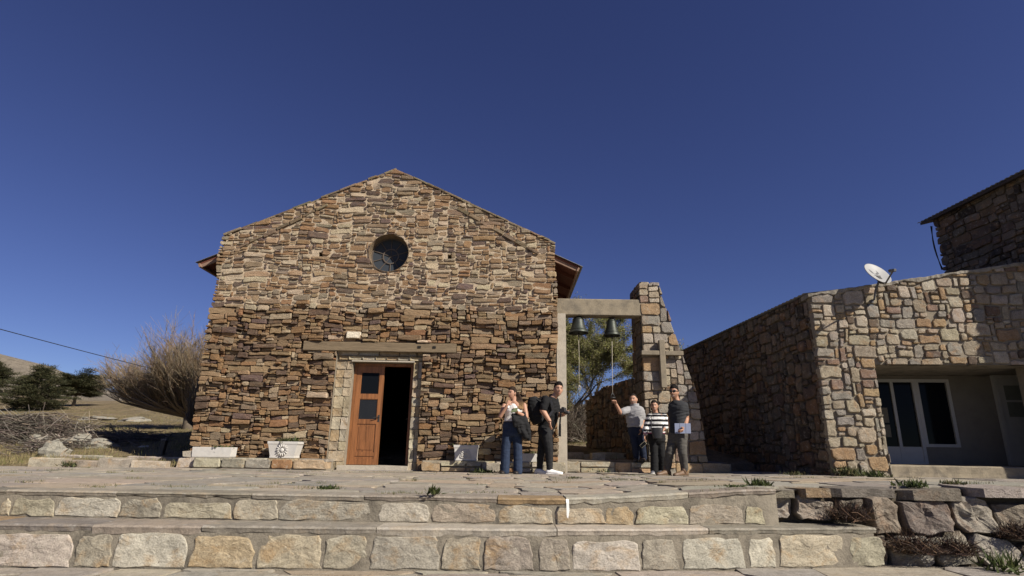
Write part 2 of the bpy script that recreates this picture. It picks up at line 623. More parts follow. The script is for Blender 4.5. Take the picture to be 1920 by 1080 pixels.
class Stones:
    def __init__(self):
        self.items = []

    def add(self, vs, fs, col, score=None):
        if score is None:
            pts = [proj(p) for p in (vs[len(vs) // 3], vs[len(vs) // 2], vs[-1], vs[len(vs) * 2 // 3])]
            pts = [p for p in pts if p]
            q = [proj(p) for p in vs]
            q = [p for p in q if p]
            if len(q) < 3:
                score = 0
            else:
                xs = [p[0] for p in q]; ys = [p[1] for p in q]
                cx = (min(xs) + max(xs)) / 2; cy = (min(ys) + max(ys)) / 2
                score = (max(xs) - min(xs)) * (max(ys) - min(ys))
                if not (-20 < cx < 1940 and -20 < cy < 1100):
                    score *= .001
        self.items.append((score, vs, fs, col))

    def finish(self, parent, mat, name='stone', limit=300, rest='small_stones', smooth_=False):
        it = sorted(self.items, key=lambda t: -t[0])
        first = [t for t in it[:limit] if t[0] > 0]
        keep = it[len(first):]
        for s, vs, fs, col in first:
            mesh_obj(name, vs, fs, mat, parent, smooth_, [col] * len(vs))
        if keep:
            mb = MB()
            for s, vs, fs, col in keep:
                mb.add(vs, fs, col)
            stuff(mb.build(rest, mat, parent, smooth_))


def frame_map(O, u, n, v=(0, 0, 1)):
    O = V3(O); u = V3(u); n = V3(n); v = V3(v)

    def f(a, b, c):
        return O + u * a + v * b + n * c
    return f


def wall_sheet(mb, outer, holes, mapf, depth=.0, n0=0.0, back=False, col=None):
    loops = [[V3((p[0], p[1], 0)) for p in outer]] + [[V3((p[0], p[1], 0)) for p in h] for h in holes]
    flat = [p for l in loops for p in l]
    tris = tessellate_polygon(loops)
    mb.add([mapf(p.x, p.y, n0) for p in flat], [tuple(t) for t in tris], col)
    for li, l in enumerate(loops):
        d = depth if li else 0
        if li == 0 or not d:
            continue
        k = len(l)
        vs = [mapf(p.x, p.y, n0) for p in l] + [mapf(p.x, p.y, n0 - d) for p in l]
        mb.add(vs, [(i, (i + 1) % k, k + (i + 1) % k, k + i) for i in range(k)], col)
        if back:
            mb.add(vs[k:], [tuple(range(k))], col)


def rectl(x0, y0, x1, y1):
    return [(x0, y0), (x1, y0), (x1, y1), (x0, y1)]


# ================================================================== GROUND
def zp(x, y):
    """height of the paved terrace: nearly flat, rising a little at the right"""
    return .1 * smooth((x - .4) / 2.4) * (1 - .78 * smooth((y - 7) / 4)) + .05 * smooth((x - 3.5) / 2.2)


def front_edge(x):
    if x < 0:
        return 5.6
    if x < 2.5:
        return 5.6 + .25 * (x / 2.5) ** 1.5
    return 5.85 + .2 * smooth((x - 2.5) / .4)


TY = [10, 12, 13, 14.6, 16, 18, 20, 25, 30, 35, 40, 45, 60, 100, 160]
TZ = [0, .02, .10, .36, .52, .70, .84, 1.17, 1.6, 2.0, 2.5, 3.1, 4.8, 7.9, 12.6]


def terrain_z(x, y):
    up = float(np.interp(y, TY, TZ))
    if y > 160:
        up -= (y - 160) * .06
    left = smooth((-5.8 - x) / .9)
    start = 11.15 + .5 * smooth((x + 9) / 3)
    rise = smooth((y - start) / .35) if x < -5.9 else smooth((y - 13.2) / .6)
    z = -.85 + (up + .85) * rise
    z += .05 * noise.noise((x * .35, y * .35, 1.3)) * rise + .5 * noise.noise((x * .03, y * .03, 5.1)) * smooth((y - 25) / 30)
    if y > 70:
        d = smooth((y - 70) / 80) * (1 - smooth((y - 165) / 70))
        w = min(1.6, max(0.0, (-x / y - .66) / .22))
        z += d * w * (10 + 2.5 * noise.fractal((x * .05, y * .05, 3.7), 1, 2.1, 5)) + d * .5 * noise.fractal((x * .2, y * .2, 1.7), 1, 2.1, 3)
    return z


def grid_axis(vals):
    return vals


xs = [-420, -300, -230] + [-190 + 6 * i for i in range(22)] + [-56 + 2.5 * i for i in range(12)] + [-26 + .8 * i for i in range(26)] + [-5 + 1.0 * i for i in range(22)] + [20, 30, 50, 80, 130, 250, 420]
ys = [-60, -20, 0, 6, 9, 10.6] + [11 + .25 * i for i in range(16)] + [15.5 + 1.2 * i for i in range(30)] + [53, 57, 62, 68] + [74 + 5 * i for i in range(24)] + [200, 230, 280, 350]
xs = sorted(set(xs)); ys = sorted(set(ys))
tv = [(x, y, terrain_z(x, y)) for y in ys for x in xs]
nx = len(xs)
tf = [(j * nx + i, j * nx + i + 1, (j + 1) * nx + i + 1, (j + 1) * nx + i) for j in range(len(ys) - 1) for i in range(nx - 1)]
mt, nt, b = new_mat('dry_grassland')
n1 = pos_noise(nt, .5, 7, .7, (1, .6, 1)); n2 = pos_noise(nt, 2.2, 7, .75, (1, .6, 1), 0, 3); n3 = pos_noise(nt, .22, 8, .75, (1, 1, 1), .4, 9)
c = mix(nt, 'MIX', ramp(nt, n1, [(.38, 0), (.62, 1)]), (0.235, 0.178, 0.108), (0.185, 0.148, 0.082))
c = mix(nt, 'MULTIPLY', 1.0, c, ramp(nt, n2, [(.3, .42), (.5, 1), (.72, 1.5)]))
g_ = nt.nodes.new('ShaderNodeNewGeometry'); sx_ = nt.nodes.new('ShaderNodeSeparateXYZ'); nt.links.new(g_.outputs['Position'], sx_.inputs[0])
far = ramp(nt, math_n(nt, 'MULTIPLY', sx_.outputs[1], .01), [(.55, 0), (.95, .22)])
n3 = math_n(nt, 'ADD', n3, far)
c = mix(nt, 'MIX', ramp(nt, n3, [(.53, 0), (.64, .85)]), c, (0.225, 0.195, 0.155))
n9 = pos_noise(nt, .9, 8, .8, (1, 1, 1), .3, 5)
c = mix(nt, 'MULTIPLY', math_n(nt, 'MULTIPLY', far, 4.0), c, ramp(nt, n9, [(.35, .35), (.5, .95), (.7, 1.3)]))
n6 = pos_noise(nt, 9, 4, .8, (1, .5, 1))
c = mix(nt, 'MULTIPLY', 1.0, c, ramp(nt, n6, [(.3, .6), (.5, 1), (.75, 1.3)]))
nt.links.new(c, b.inputs['Base Color']); b.inputs['Roughness'].default_value = .95; b.inputs['Specular IOR Level'].default_value = .1
add_bump(nt, b, math_n(nt, 'ADD', n2, math_n(nt, 'MULTIPLY', n6, .4)), .25)
structure(mesh_obj('ground', tv, tf, mt, None, True))

# --- terrace of irregular flagstones
rng = random.Random(11)
px_ = [-15 + .5 * i for i in range(52)]
pv = []; pf = []
NY = 24
for x in px_:
    y0 = front_edge(x) + .03
    for j in range(NY):
        y = y0 + (13.2 - y0) * j / (NY - 1)
        pv.append((x, y, zp(x, y) - .014))
for i in range(len(px_) - 1):
    for j in range(NY - 1):
        a = i * NY + j
        pf.append((a, a + NY, a + NY + 1, a + 1))
plaza = structure(mesh_obj('plaza', pv, pf, M_GROUT, None, True, None, (0, 9, 0)))
st = Stones()
for r in skyline(26, 8, (.35, .85), (.9, 2.1), rng, 1.3, 1.5):
    poly = [warp_uv(p, .28, .9, 3.3) for p in rect_poly(r, .028, rng, .12, .3)]
    poly = [(p[0] - 15.5, p[1] + 5.9) for p in poly]
    cx = sum(p[0] for p in poly) / len(poly); cy = sum(p[1] for p in poly) / len(poly)
    if cy < front_edge(cx) + .36 or cy > 12.9 or cx > 9.6:
        continue
    poly = clip(poly, 0, -1, -(front_edge(cx) + .33))
    if len(poly) < 3 or area(poly) < .02:
        continue
    h = rng.uniform(-.006, .008)
    vs, fs = shape_stone(poly, lambda u, v, n: (u, v, zp(u, v) + n), rng, h, .03 + h, .05, .006)
    st.add(vs, fs, pick(PAL_FLAG, rng))
st.finish(plaza, M_FLAG, 'flagstone', 300, 'far_flagstones')

# --- steps
Z1, Z2 = -.225, -.563


def edge2(x):
    if x < -4:
        return 5.15
    if x < 0:
        return 5.15 + .15 * ((x + 4) / 4)
    return 5.3 + .47 * smooth(x / 3.9)


X2R = 3.42
mb = MB()
# core of the upper and lower step (cement)
xx = [-9 + .25 * i for i in range(47)]
xx = [x for x in xx if x < 2.6] + [2.6]
for a, b_ in zip(xx[:-1], xx[1:]):
    ya, yb = front_edge(a) + .012, front_edge(b_) + .012
    mb.add([(a, ya, Z1 - .02), (b_, yb, Z1 - .02), (b_, yb, zp(b_, yb) - .035), (a, ya, zp(a, ya) - .035)], [(0, 1, 2, 3)])
xx = [-9 + .25 * i for i in range(60)]
xx = [x for x in xx if x < X2R] + [X2R]
for a, b_ in zip(xx[:-1], xx[1:]):
    ya, yb = edge2(a) + .012, edge2(b_) + .012
    mb.add([(a, ya, Z2 - .05), (b_, yb, Z2 - .05), (b_, yb, Z1 - .05), (a, ya, Z1 - .05)], [(0, 1, 2, 3)])
    mb.add([(a, ya, Z1 - .05), (b_, yb, Z1 - .05), (b_, 6.3, Z1 - .05), (a, 6.3, Z1 - .05)], [(0, 1, 2, 3)])
mb.add([(X2R, edge2(X2R) + .012, Z2 - .05), (X2R, 6.3, Z2 - .05), (X2R, 6.3, Z1 - .05), (X2R, edge2(X2R) + .012, Z1 - .05)], [(0, 1, 2, 3)])
steps = structure(mb.build('steps', M_STEPMORTAR, None, False, False, (0, 5.5, Z2)))

RIS1 = [(0, 18), (22, 100), (105, 222), (225, 302), (306, 435), (438, 520), (524, 705), (710, 805), (810, 930), (935, 1035), (1037, 1133), (1135, 1187), (1190, 1290), (1292, 1395), (1397, 1432)]
RIS2 = [(-40, 133), (140, 207), (213, 352), (356, 475), (482, 604), (608, 690), (694, 822), (829, 900), (906, 1000), (1012, 1066), (1073, 1200), (1204, 1272), (1280, 1398), (1406, 1455), (1463, 1590), (1597, 1662)]
rng = random.Random(5)
RR = [(1.0, -.95), (.982, -.25), (.945, 0), (.76, .1), (.5, .1), (.25, .1)]


def dense(poly, k):
    out = []
    for i in range(len(poly)):
        p, q = poly[i], poly[(i + 1) % len(poly)]
        for t in range(k):
            out.append((p[0] + (q[0] - p[0]) * t / k, p[1] + (q[1] - p[1]) * t / k))
    return out


st = Stones()


def riser(rows, y_ref, py, z0, z1a, edge, prot, extra_left, second):
    spans = []
    for a, b_ in rows:
        spans.append((atY(a, py, y_ref(a)).x, atY(b_, py, y_ref(b_)).x))
    x = spans[0][0] - .02
    while x > -8.5:
        w = rng.uniform(.28, .65)
        spans.insert(0, (x - w, x - .02)); x -= w
    for k, (xa, xb) in enumerate(spans):
        top = z1a + rng.uniform(-.03, .0)
        lean = rng.uniform(-.06, .06) * (xb - xa) if second else rng.uniform(-.02, .02)
        lean2 = rng.uniform(-.06, .06) * (xb - xa) if second else rng.uniform(-.02, .02)
        P = [(xa + max(lean, -.01) * .3, z0 + .012), ((xa + xb) / 2, z0 + .008), (xb + min(lean2, .01) * .3, z0 + .012), (xb - abs(lean2) * .25, (z0 + top) / 2),
             (xb - abs(lean2) - .008, top - .03), (xb - abs(lean2) - .035, top), ((xa * .6 + xb * .4), top + rng.uniform(-.02, .015)), (xa + abs(lean) + .03, top - .004), (xa + abs(lean) + .006, top - .03),
             (xa + abs(lean) * .3, (z0 + top) / 2)]
        P = dense(P, 3)
        P = [(u + .022 * noise.fractal((u * 11, v * 11, k), .8, 2.1, 3), v + .016 * noise.fractal((u * 11, v * 11, k + 9), .8, 2.1, 3)) for u, v in P]
        vs, fs = shape_stone(P, lambda u, v, n: (u, edge(u) - n, v), rng, prot, .05, .1, .02, RR, .012, k * 3.1)
        st.add(vs, fs, pick(PAL_STEP, rng))


riser(RIS1, lambda a: front_edge(atY(a, 955, 5.65).x), 955, Z1, -.055, lambda u: front_edge(u) + .012, .007, True, False)
riser(RIS2, lambda a: edge2(atY(a, 1040, 5.35).x), 1035, Z2, -.292, lambda u: edge2(u) + .012, .008, True, True)
# the open end of the lower step
P = dense([(5.85, Z2 + .01), (6.25, Z2 + .01), (6.25, -.33), (5.84, -.33)], 3)
vs, fs = shape_stone(P, lambda u, v, n: (X2R + n, u, v), rng, .02, .05, .1, .02, RR, .012, 2.2)
st.add(vs, [f[::-1] for f in fs], pick(PAL_STEP, rng))
st.finish(steps, M_STEP, 'riser_stone', 300, 'far_riser_stones', False)


# worn lip slabs of both treads
def lip(edge, ztop, x_end, thick, depth, pal, lens, over, name, mat_, stain):
    x = x_end
    while x > -8.5:
        w = rng.uniform(*lens)
        xa = x - w
        n = max(4, int(w / .08))
        th = thick * rng.uniform(.8, 1.2)
        dz = rng.uniform(-.006, .004)
        jag = rng.uniform(0, 40)
        ringF = []
        secs = []
        for i in range(n + 1):
            u = xa + .004 + (x - xa - .008) * i / n
            e = edge(u) - over + .012 * noise.noise((u * 6, jag, 0)) + .008 * noise.noise((u * 21, jag, 0))
            t = ztop(u, e) + dz + .004 * noise.noise((u * 9, jag, 5))
            bt = t - th + .02 * noise.noise((u * 8, jag, 9))
            secs.append([(u, e + .016, t), (u, e, t - .016), (u, e + .006, (t + bt) / 2), (u, e + .012, bt + .006), (u, e + .03, bt), (u, e + depth, bt), (u, e + depth, t)])
        mb = MB(); mb.loft(secs, pick(pal, rng))
        mb.build(name, mat_, steps, False)
        x = xa


DK = [(3, (0.215, 0.19, 0.15)), (2, (0.27, 0.235, 0.185)), (.7, (0.25, 0.175, 0.10)), (1.3, (0.17, 0.15, 0.125)), (1, (0.32, 0.285, 0.23))]
lip(front_edge, lambda u, e: zp(u, e) + .004, 2.6, .055, .36, DK, (.55, 1.5), .006, 'edge_slab', M_FLAG, 0)
lip(edge2, lambda u, e: Z1, X2R + .03, .062, 1.0, DK, (.7, 1.7), .003, 'tread_slab', M_FLAG, 0)
# white paint drip on the upper riser
mb = MB()
u0 = atY(1063, 945, 5.62).x
mb.add([(u0 - .012, 5.553, -.03), (u0 + .012, 5.553, -.03), (u0 + .016, 5.556, -.10), (u0 + .004, 5.558, -.165), (u0 - .008, 5.558, -.15)], [(0, 1, 2, 3, 4)])
mb.add([(u0 - .014, 5.575, .0), (u0 + .012, 5.575, .0), (u0 + .012, 5.553, -.03), (u0 - .012, 5.553, -.03)], [(0, 1, 2, 3)])
pm = mb.build('paint_drip', plain_mat('spilt_white_paint', (.8, .8, .78), .6, .05), steps)
pm['label'] = 'spilt white paint drip'

# lower pavement
mb = MB()
mb.add([(-12, -8, Z2 - .012), (12, -8, Z2 - .012), (12, 7, Z2 - .012), (-12, 7, Z2 - .012)], [(0, 1, 2, 3)])
pav = structure(mb.build('pavement', M_GROUT, None, False, False, (0, 3, Z2 - .012)))
st = Stones()
for r in skyline(15, 4.2, (.35, .8), (.9, 1.9), rng, 1.2, 1.4):
    poly = [warp_uv(p, .25, .9, 8.3) for p in rect_poly(r, .03, rng, .12, .3)]
    poly = [(p[0] - 7.5, p[1] + 1.6) for p in poly]
    cx = sum(p[0] for p in poly) / len(poly)
    lim = (edge2(cx) - .0) if cx < X2R + .1 else 6.0
    poly = clip(poly, 0, 1, lim)
    if len(poly) < 3 or area(poly) < .01:
        continue
    vs, fs = shape_stone(poly, lambda u, v, n: (u, v, Z2 + n), rng, rng.uniform(-.004, .006), .02, .05, .006)
    st.add(vs, fs, pick(PAL_FLAG, rng))
st.finish(pav, M_FLAG, 'flagstone', 300, 'far_flagstones')

# --- boulder retaining wall at the right end of the steps
ret = thing('retaining_wall', 'rough boulder retaining wall with dry brush, right of the stone steps', 'wall', (5, 6.1, Z2))
mb = MB()


def ret_y(x, z):
    return 6.05 - .22 * smooth((-.1 - z) / .5) * smooth((x - 3.3) / 1.2)


for i in range(28):
    a, b_ = 2.45 + .25 * i, 2.7 + .25 * i
    for za, zb in ((-.62, -.4), (-.4, -.15), (-.15, .08)):
        mb.add([(a, ret_y(a, za) + .05, za), (b_, ret_y(b_, za) + .05, za), (b_, ret_y(b_, zb) + .05, zb), (a, ret_y(a, zb) + .05, zb)], [(0, 1, 2, 3)])
mb.build('earth_core', plain_mat('dark_earth', (0.085, 0.07, 0.05), .95, .5, 8, .03, 20), ret)
st = Stones()
rng = random.Random(23)
cells = [(x0, y0, x1, y1) for x0, y0, x1, y1 in skyline(6.9, .62, (.16, .42), (1.1, 2.0), rng, .8, .75)]
for r in cells:
    poly = [warp_uv(p, .09, 1.7, 6.1) for p in dense(rect_poly(r, .02, rng, .2, .34), 3)]
    poly = [(p[0] + 2.45, p[1] - .60) for p in poly]
    k = rng.uniform(0, 50)
    poly = [(u + .02 * noise.noise((u * 9, v * 9, k)), v + .02 * noise.noise((u * 9, v * 9, k + 5))) for u, v in poly]
    if sum(p[1] for p in poly) / len(poly) < Z1 + .02:
        poly = clip(poly, -1, 0, -3.5) if max(p[0] for p in poly) > 3.6 else []
    if len(poly) < 3 or area(poly) < .008:
        continue
    vs, fs = shape_stone(poly, lambda u, v, n: (u, ret_y(u, v) - n, v), rng, rng.uniform(.02, .09), .1, .1, .12, [(1.0, -.9), (.975, -.2), (.92, 0), (.72, .08), (.48, .1), (.24, .1)], .045, k)
    st.add(vs, fs, pick(PAL_RET, rng))
x = 2.5
while x < 9.2:
    w = rng.uniform(.3, .8)
    d = rng.uniform(.3, .55)
    P = dense(rect_poly((x, 5.98 - rng.uniform(0, .07), x + w, 6.05 + d), .02, rng, .2, .3), 2)
    zt = zp(x, 6.2) + rng.uniform(-.02, .025)
    th = rng.uniform(.05, .10)
    vs, fs = shape_stone(P, lambda u, v, n: (u, v, zt + n), rng, .0, th, .06, .04)
    st.add(vs, fs, pick(PAL_RET + PAL_FLAG[:2], rng))
    x += w + rng.uniform(-.02, .05)
st.finish(ret, M_BOULDER, 'boulder', 300, 'more_boulders', False)

# ================================================================== CHURCH
PSI, CX0, CY0 = 0.02, -2.8, 12.15
u_c = V3((1, PSI, 0)).normalized(); n_c = V3((PSI, -1, 0)).normalized()
O_C = V3((CX0, CY0, 0))
cmap = frame_map(O_C, u_c, n_c)


def cu(px, py):
    p = atY(px, py, CY0, PSI, CX0) - O_C
    return (p.dot(u_c), p.z)


church = thing('church', 'old brown stone chapel with a gabled front, round window and half open wooden door', 'church', (CX0, CY0, 0))
rng = random.Random(42)
UL, UR = cu(404, 530)[0], cu(1042, 600)[0]          # wall ends
EL, ER, APX = cu(421, 440), cu(1040, 455), cu(742, 317)
WC = cu(729, 474); WR = cu(766, 474)[0] - WC[0]     # round window
DO = (cu(622, 760)[0], -.05, cu(787, 760)[0], cu(700, 655)[1])       # recess round the door
LB = (cu(570, 650)[0], cu(570, 657)[1], cu(856, 650)[0], cu(570, 640)[1])   # timber over the door
HOLES = [(h[0] - .045, h[1] - .055, h[0] + .045, h[1] + .055) for h in (cu(601, 477), cu(843, 481))]
circ = [(WC[0] + (WR + .0) * cos(t * 2 * pi / 40), WC[1] + WR * sin(t * 2 * pi / 40)) for t in range(40)]
circ2 = [(WC[0] + (WR + .012) * cos(t * 2 * pi / 40), WC[1] + (WR + .012) * sin(t * 2 * pi / 40)) for t in range(40)]
ins = .05
mb = MB()
outer = [(UL + ins, -.3), (DO[0], -.3), (DO[0], DO[3]), (DO[2], DO[3]), (DO[2], -.3), (UR - ins, -.3), (UR - ins, 3.36), (UL + ins, 3.36)]
wall_sheet(mb, [(a_, 3.6 if b2_ > 3 else b2_) for a_, b2_ in outer], [], cmap, 0, -.065)
mb.build('wall_core', M_MORTAR_LOW, church)
mb = MB()
outer = [(UL + ins + (UR - UL - 2 * ins) * i_ / 60, 3.36 + .13 * noise.noise((i_ * .11, 2, 0)) + .09 * noise.noise((i_ * .5, 5, 0))) for i_ in range(61)] + [(ER[0] - ins, ER[1] - .03), (APX[0], APX[1] - .04), (EL[0] + ins, EL[1] - .03)]
wall_sheet(mb, outer, [circ2[::-1]] + [rectl(*h) for h in HOLES], cmap, .34, -.014, False)
# body of the gable wall
for a, b_ in zip(outer[1:], outer[2:] + outer[:1]):
    pass
th = .5
ow = [(UL + ins, -.3), (UR - ins, -.3), (ER[0] - ins, ER[1] - .03), (APX[0], APX[1] - .04), (EL[0] + ins, EL[1] - .03)]
for a, b_ in zip(ow[1:], ow[2:] + ow[:1]):
    mb.add([cmap(a[0], a[1], -.02), cmap(b_[0], b_[1], -.02), cmap(b_[0], b_[1], -th), cmap(a[0], a[1], -th)], [(0, 1, 2, 3)])
mb.build('gable_core', M_MORTAR_UP, church)
# nave walls behind
mb = MB()
for sx in (UL + .06, UR - .06):
    mb.add([cmap(sx, -.3, -th), cmap(sx, -.3, -12), cmap(sx, 4.7, -12), cmap(sx, 4.7, -th)], [(0, 1, 2, 3)])
mb.add([cmap(UL + .06, -.3, -12), cmap(UR - .06, -.3, -12), cmap(UR - .06, 4.7, -12), cmap(APX[0], 6.4, -12), cmap(UL + .06, 4.7, -12)], [(0, 1, 2, 3, 4)])
mb.build('nave_wall', plain_mat('nave_stonework', (0.24, 0.18, 0.12), .95, .5, 5, .05, 9), church)

st = Stones()
zsplit = 3.36


def church_stone(poly, pal, prot, g=None, colour=None, **kw):
    poly = avoid_rect(poly, (DO[0] - .005, DO[1] - .5, DO[2] + .005, DO[3]))
    if len(poly) > 2:
        poly = avoid_rect(poly, (LB[0] - .01, LB[1] - .012, LB[2] + .01, LB[3] + .012))
    for h in HOLES:
        if len(poly) > 2:
            poly = avoid_rect(poly, h)
    if len(poly) > 2:
        poly = avoid_circle(poly, WC, WR + .01)
    for a, b_ in (((EL, APX)), ((APX, ER))):
        if len(poly) > 2:
            dx, dz = b_[0] - a[0], b_[1] - a[1]
            nx_, nz_ = -dz, dx
            L = math.hypot(nx_, nz_)
            cc = (nx_ * a[0] + nz_ * a[1]) / L + rng.uniform(-.02, .012)
            poly = clip(poly, nx_ / L, nz_ / L, cc)
    if len(poly) < 3 or area(poly) < .0012:
        return
    vs, fs = shape_stone(poly, cmap, rng, prot, .13, kw.get('bev', .1), kw.get('tilt', .10))
    st.add(vs, fs, colour or pick(pal, rng))


W = UR - UL + .04
for r in skyline(W, APX[1] + .1, (.029, .15), (1.5, 5.0), rng, 1.5, .56):
    uc, vc = (r[0] + r[2]) / 2 + UL, (r[1] + r[3]) / 2
    if vc < zsplit + .16 * noise.noise((uc * .8, 3.3, 0)) + .12 * noise.noise((uc * 3, 7.3, 0)):
        P = [warp_uv((p[0] + UL - .02, p[1]), .07, 1.25, 2.1) for p in rect_poly(r, rng.uniform(.005, .017), rng, .22, .30)]
        church_stone(P, PAL_CHURCH, rng.choice((-.02, .0, .012, .02, .035, .05, .07)) + rng.uniform(-.01, .012), tilt=.16)
    else:
        P = [warp_uv((p[0] + UL - .02, p[1]), .07, 1.25, 2.1) for p in rect_poly(r, rng.uniform(.012, .044), rng, .28, .44)]
        church_stone(P, PAL_UPPER, rng.uniform(-.012, .030), bev=.14, tilt=.11)
# pale blocks that stand out, and the sloping bands of an older gable
for px, py, w_, h_, col in ((664, 629, .31, .15, (.72, .64, .5)), (793, 641, .24, .05, (.62, .47, .33)), (806, 641, .07, .05, (.5, .33, .22)),):
    q = cu(px, py)
    church_stone(rect_poly((q[0] - w_ / 2, q[1] - h_ / 2, q[0] + w_ / 2, q[1] + h_ / 2), .0, rng, .08, .2), PAL_UPPER, .075, colour=col, tilt=.02)
for (a, b_, n_) in ((cu(443, 466), cu(617, 384), 7), (cu(858, 391), cu(1012, 476), 7)):
    for i in range(n_):
        t0, t1 = i / n_, (i + .92) / n_
        p = (a[0] + (b_[0] - a[0]) * t0, a[1] + (b_[1] - a[1]) * t0); q = (a[0] + (b_[0] - a[0]) * t1, a[1] + (b_[1] - a[1]) * t1)
        d = V3((q[0] - p[0], q[1] - p[1])).normalized(); hw = rng.uniform(.022, .05)
        o = rng.uniform(-.02, .02)
        P = [(p[0] - d[1] * (o - hw), p[1] + d[0] * (o - hw)), (q[0] - d[1] * (o - hw), q[1] + d[0] * (o - hw)), (q[0] - d[1] * (o + hw), q[1] + d[0] * (o + hw)), (p[0] - d[1] * (o + hw), p[1] + d[0] * (o + hw))]
        church_stone(dense(P, 2), PAL_UPPER[:5], rng.uniform(.02, .045), colour=jitc((.19, .14, .09), rng, .25), tilt=.05)
# coping: thin flat stones lying on the two slopes
for a, b_, s in ((EL, APX, 1), (APX, ER, 1)):
    L = math.hypot(b_[0] - a[0], b_[1] - a[1]); x = -.02
    d = ((b_[0] - a[0]) / L, (b_[1] - a[1]) / L); nrm = (-d[1], d[0])
    while x < L:
        w_ = rng.uniform(.12, .5); x1 = min(x + w_, L + .02)
        t0 = rng.uniform(-.035, -.02); t1 = t0 + rng.uniform(.03, .055)
        o = rng.uniform(-.01, .04)
        pts = [(x + .004, t0), (x1 - .004, t0), (x1 - .004, t1), (x + .004, t1)]
        P = [(a[0] + d[0] * p[0] + nrm[0] * p[1], a[1] + d[1] * p[0] + nrm[1] * p[1]) for p in dense(pts, 2)]
        vs, fs = shape_stone(P, cmap, rng, o, .52, .05, .05)
        st.add(vs, fs, jitc((.20, .155, .105), rng, .3))
        x = x1
st.finish(church, M_SCHIST, 'stone', 300, 'small_stones')
print('church stones', len(st.items))

# timber beam over the door, with flat dark squares painted for the shade in two sockets
mb = MB()
secs = []
nb = 26
socks = [cu(787, 643)[0], cu(815, 643)[0]]
for i in range(nb + 1):
    u = LB[0] + (LB[2] - LB[0]) * i / nb
    a = .006 * noise.noise((u * 3, 1, 0)); b2 = .008 * noise.noise((u * 3, 5, 0))
    secs.append([cmap(u, LB[1] + a, -.1), cmap(u, LB[1] + a, .042), cmap(u, LB[1] + .012 + a, .05), cmap(u, (LB[1] + LB[3]) / 2 + a, .046 + .006 * noise.noise((u * 5, 9, 1))), cmap(u, LB[3] - .012 + b2, .05), cmap(u, LB[3] + b2, .04), cmap(u, LB[3] + b2, -.1)])
mb.loft(secs)
lint = mb.build('lintel_beam', M_LINTEL, church, False)
mb = MB()
zc = (LB[1] + LB[3]) / 2 + .01
for s in socks:
    o, i_ = rectl(s - .045, zc - .035, s + .045, zc + .035), rectl(s - .036, zc - .027, s + .036, zc + .027)
    mb.add([cmap(*p, .054) for p in i_], [(0, 1, 2, 3)])
mb.build('socket_shade', M_DARK, lint, False)

# door surround of dressed stone, set back in the wall
su = thing
mb = MB()
IL, IR = cu(653, 760)[0], cu(770, 760)[0]
ITOP = cu(700, 678)[1] + .0
RC = -.075                                        # face of the surround
ZSILL = .085
wall_sheet(mb, [(DO[0], -.05), (IL - .0, -.05), (IL, ITOP), (IR, ITOP), (IR, -.05), (DO[2], -.05), (DO[2], DO[3]), (DO[0], DO[3])], [], cmap, 0, RC - .02)
for a, b_ in (((IL, -.05), (IL, ITOP)), ((IL, ITOP), (IR, ITOP)), ((IR, ITOP), (IR, -.05))):
    mb.add([cmap(*a, RC - .02), cmap(*b_, RC - .02), cmap(*b_, -.45), cmap(*a, -.45)], [(0, 1, 2, 3)])
for a, b_ in (((DO[0], -.05), (DO[0], DO[3])), ((DO[0], DO[3]), (DO[2], DO[3])), ((DO[2], DO[3]), (DO[2], -.05))):
    mb.add([cmap(*a, -.0), cmap(*b_, -.0), cmap(*b_, RC - .03), cmap(*a, RC - .03)], [(0, 1, 2, 3)])
surround = mb.build('door_surround', M_MORTAR_H, church)
PAL_SUR = [(3, (0.34, 0.28, 0.19)), (2, (0.38, 0.325, 0.24)), (2, (0.31, 0.235, 0.145)), (1, (0.33, 0.295, 0.235))]
rs = random.Random(8)
st = Stones()
for xa, xb in ((DO[0], IL), (IR, DO[2])):
    z = -.03
    while z < ITOP - .06:
        h = rs.uniform(.17, .27)
        z1 = min(z + h, ITOP + .02)
        if ITOP - z1 < .1:
            z1 = ITOP + .02
        xm = xa + (xb - xa) * rs.choice((.55, .62, 1.0, .5))
        for a, b_ in ((xa, xm), (xm, xb)):
            if b_ - a > .03:
                P = dense(rect_poly((a, z, b_, z1), .013, rs, .12, .16), 2)
                vs, fs = shape_stone(P, cmap, rs, RC + rs.uniform(-.006, .010), .05 - RC, .04, .05, [(1, .0), (.95, .0)])
                st.add(vs, fs, pick(PAL_SUR, rs))
        z = z1
x = DO[0] + .05
while x < DO[2] - .03:
    w_ = rs.uniform(.2, .3)
    P = dense(rect_poly((x, ITOP + .035, min(x + w_, DO[2]), ITOP + .115), .018, rs, .08, .12), 2)
    vs, fs = shape_stone(P, cmap, rs, RC + .012, .05 - RC, .06, .03)
    st.add(vs, fs, pick(PAL_SUR, rs))
    x += w_
x = DO[0]
while x < DO[2] - .03:
    w_ = rs.uniform(.25, .5)
    P = dense(rect_poly((x, ITOP + .125, min(x + w_, DO[2]), DO[3] - .005), .015, rs, .08, .12), 2)
    vs, fs = shape_stone(P, cmap, rs, RC - .005, .05 - RC, .06, .03)
    st.add(vs, fs, pick(PAL_SUR, rs))
    x += w_
for s, vs, fs, col in st.items:
    mesh_obj('surround_stone', vs, fs, M_STEP, surround, False, [col] * len(vs))
mb = MB()
mb.box((0, 0, 0), (1, 1, 1))
mb.v = [tuple(cmap(IL - .02 + (IR - IL + .04) * p[0], ITOP + .004 + .026 * p[1], RC - .2 + .235 * p[2])) for p in mb.v]
mb.build('soffit_slab', M_CONC_POST, surround, False)
mb = MB()
mb.box((0, 0, 0), (1, 1, 1))
a0, a1 = cu(632, 882)[0], cu(764, 882)[0]
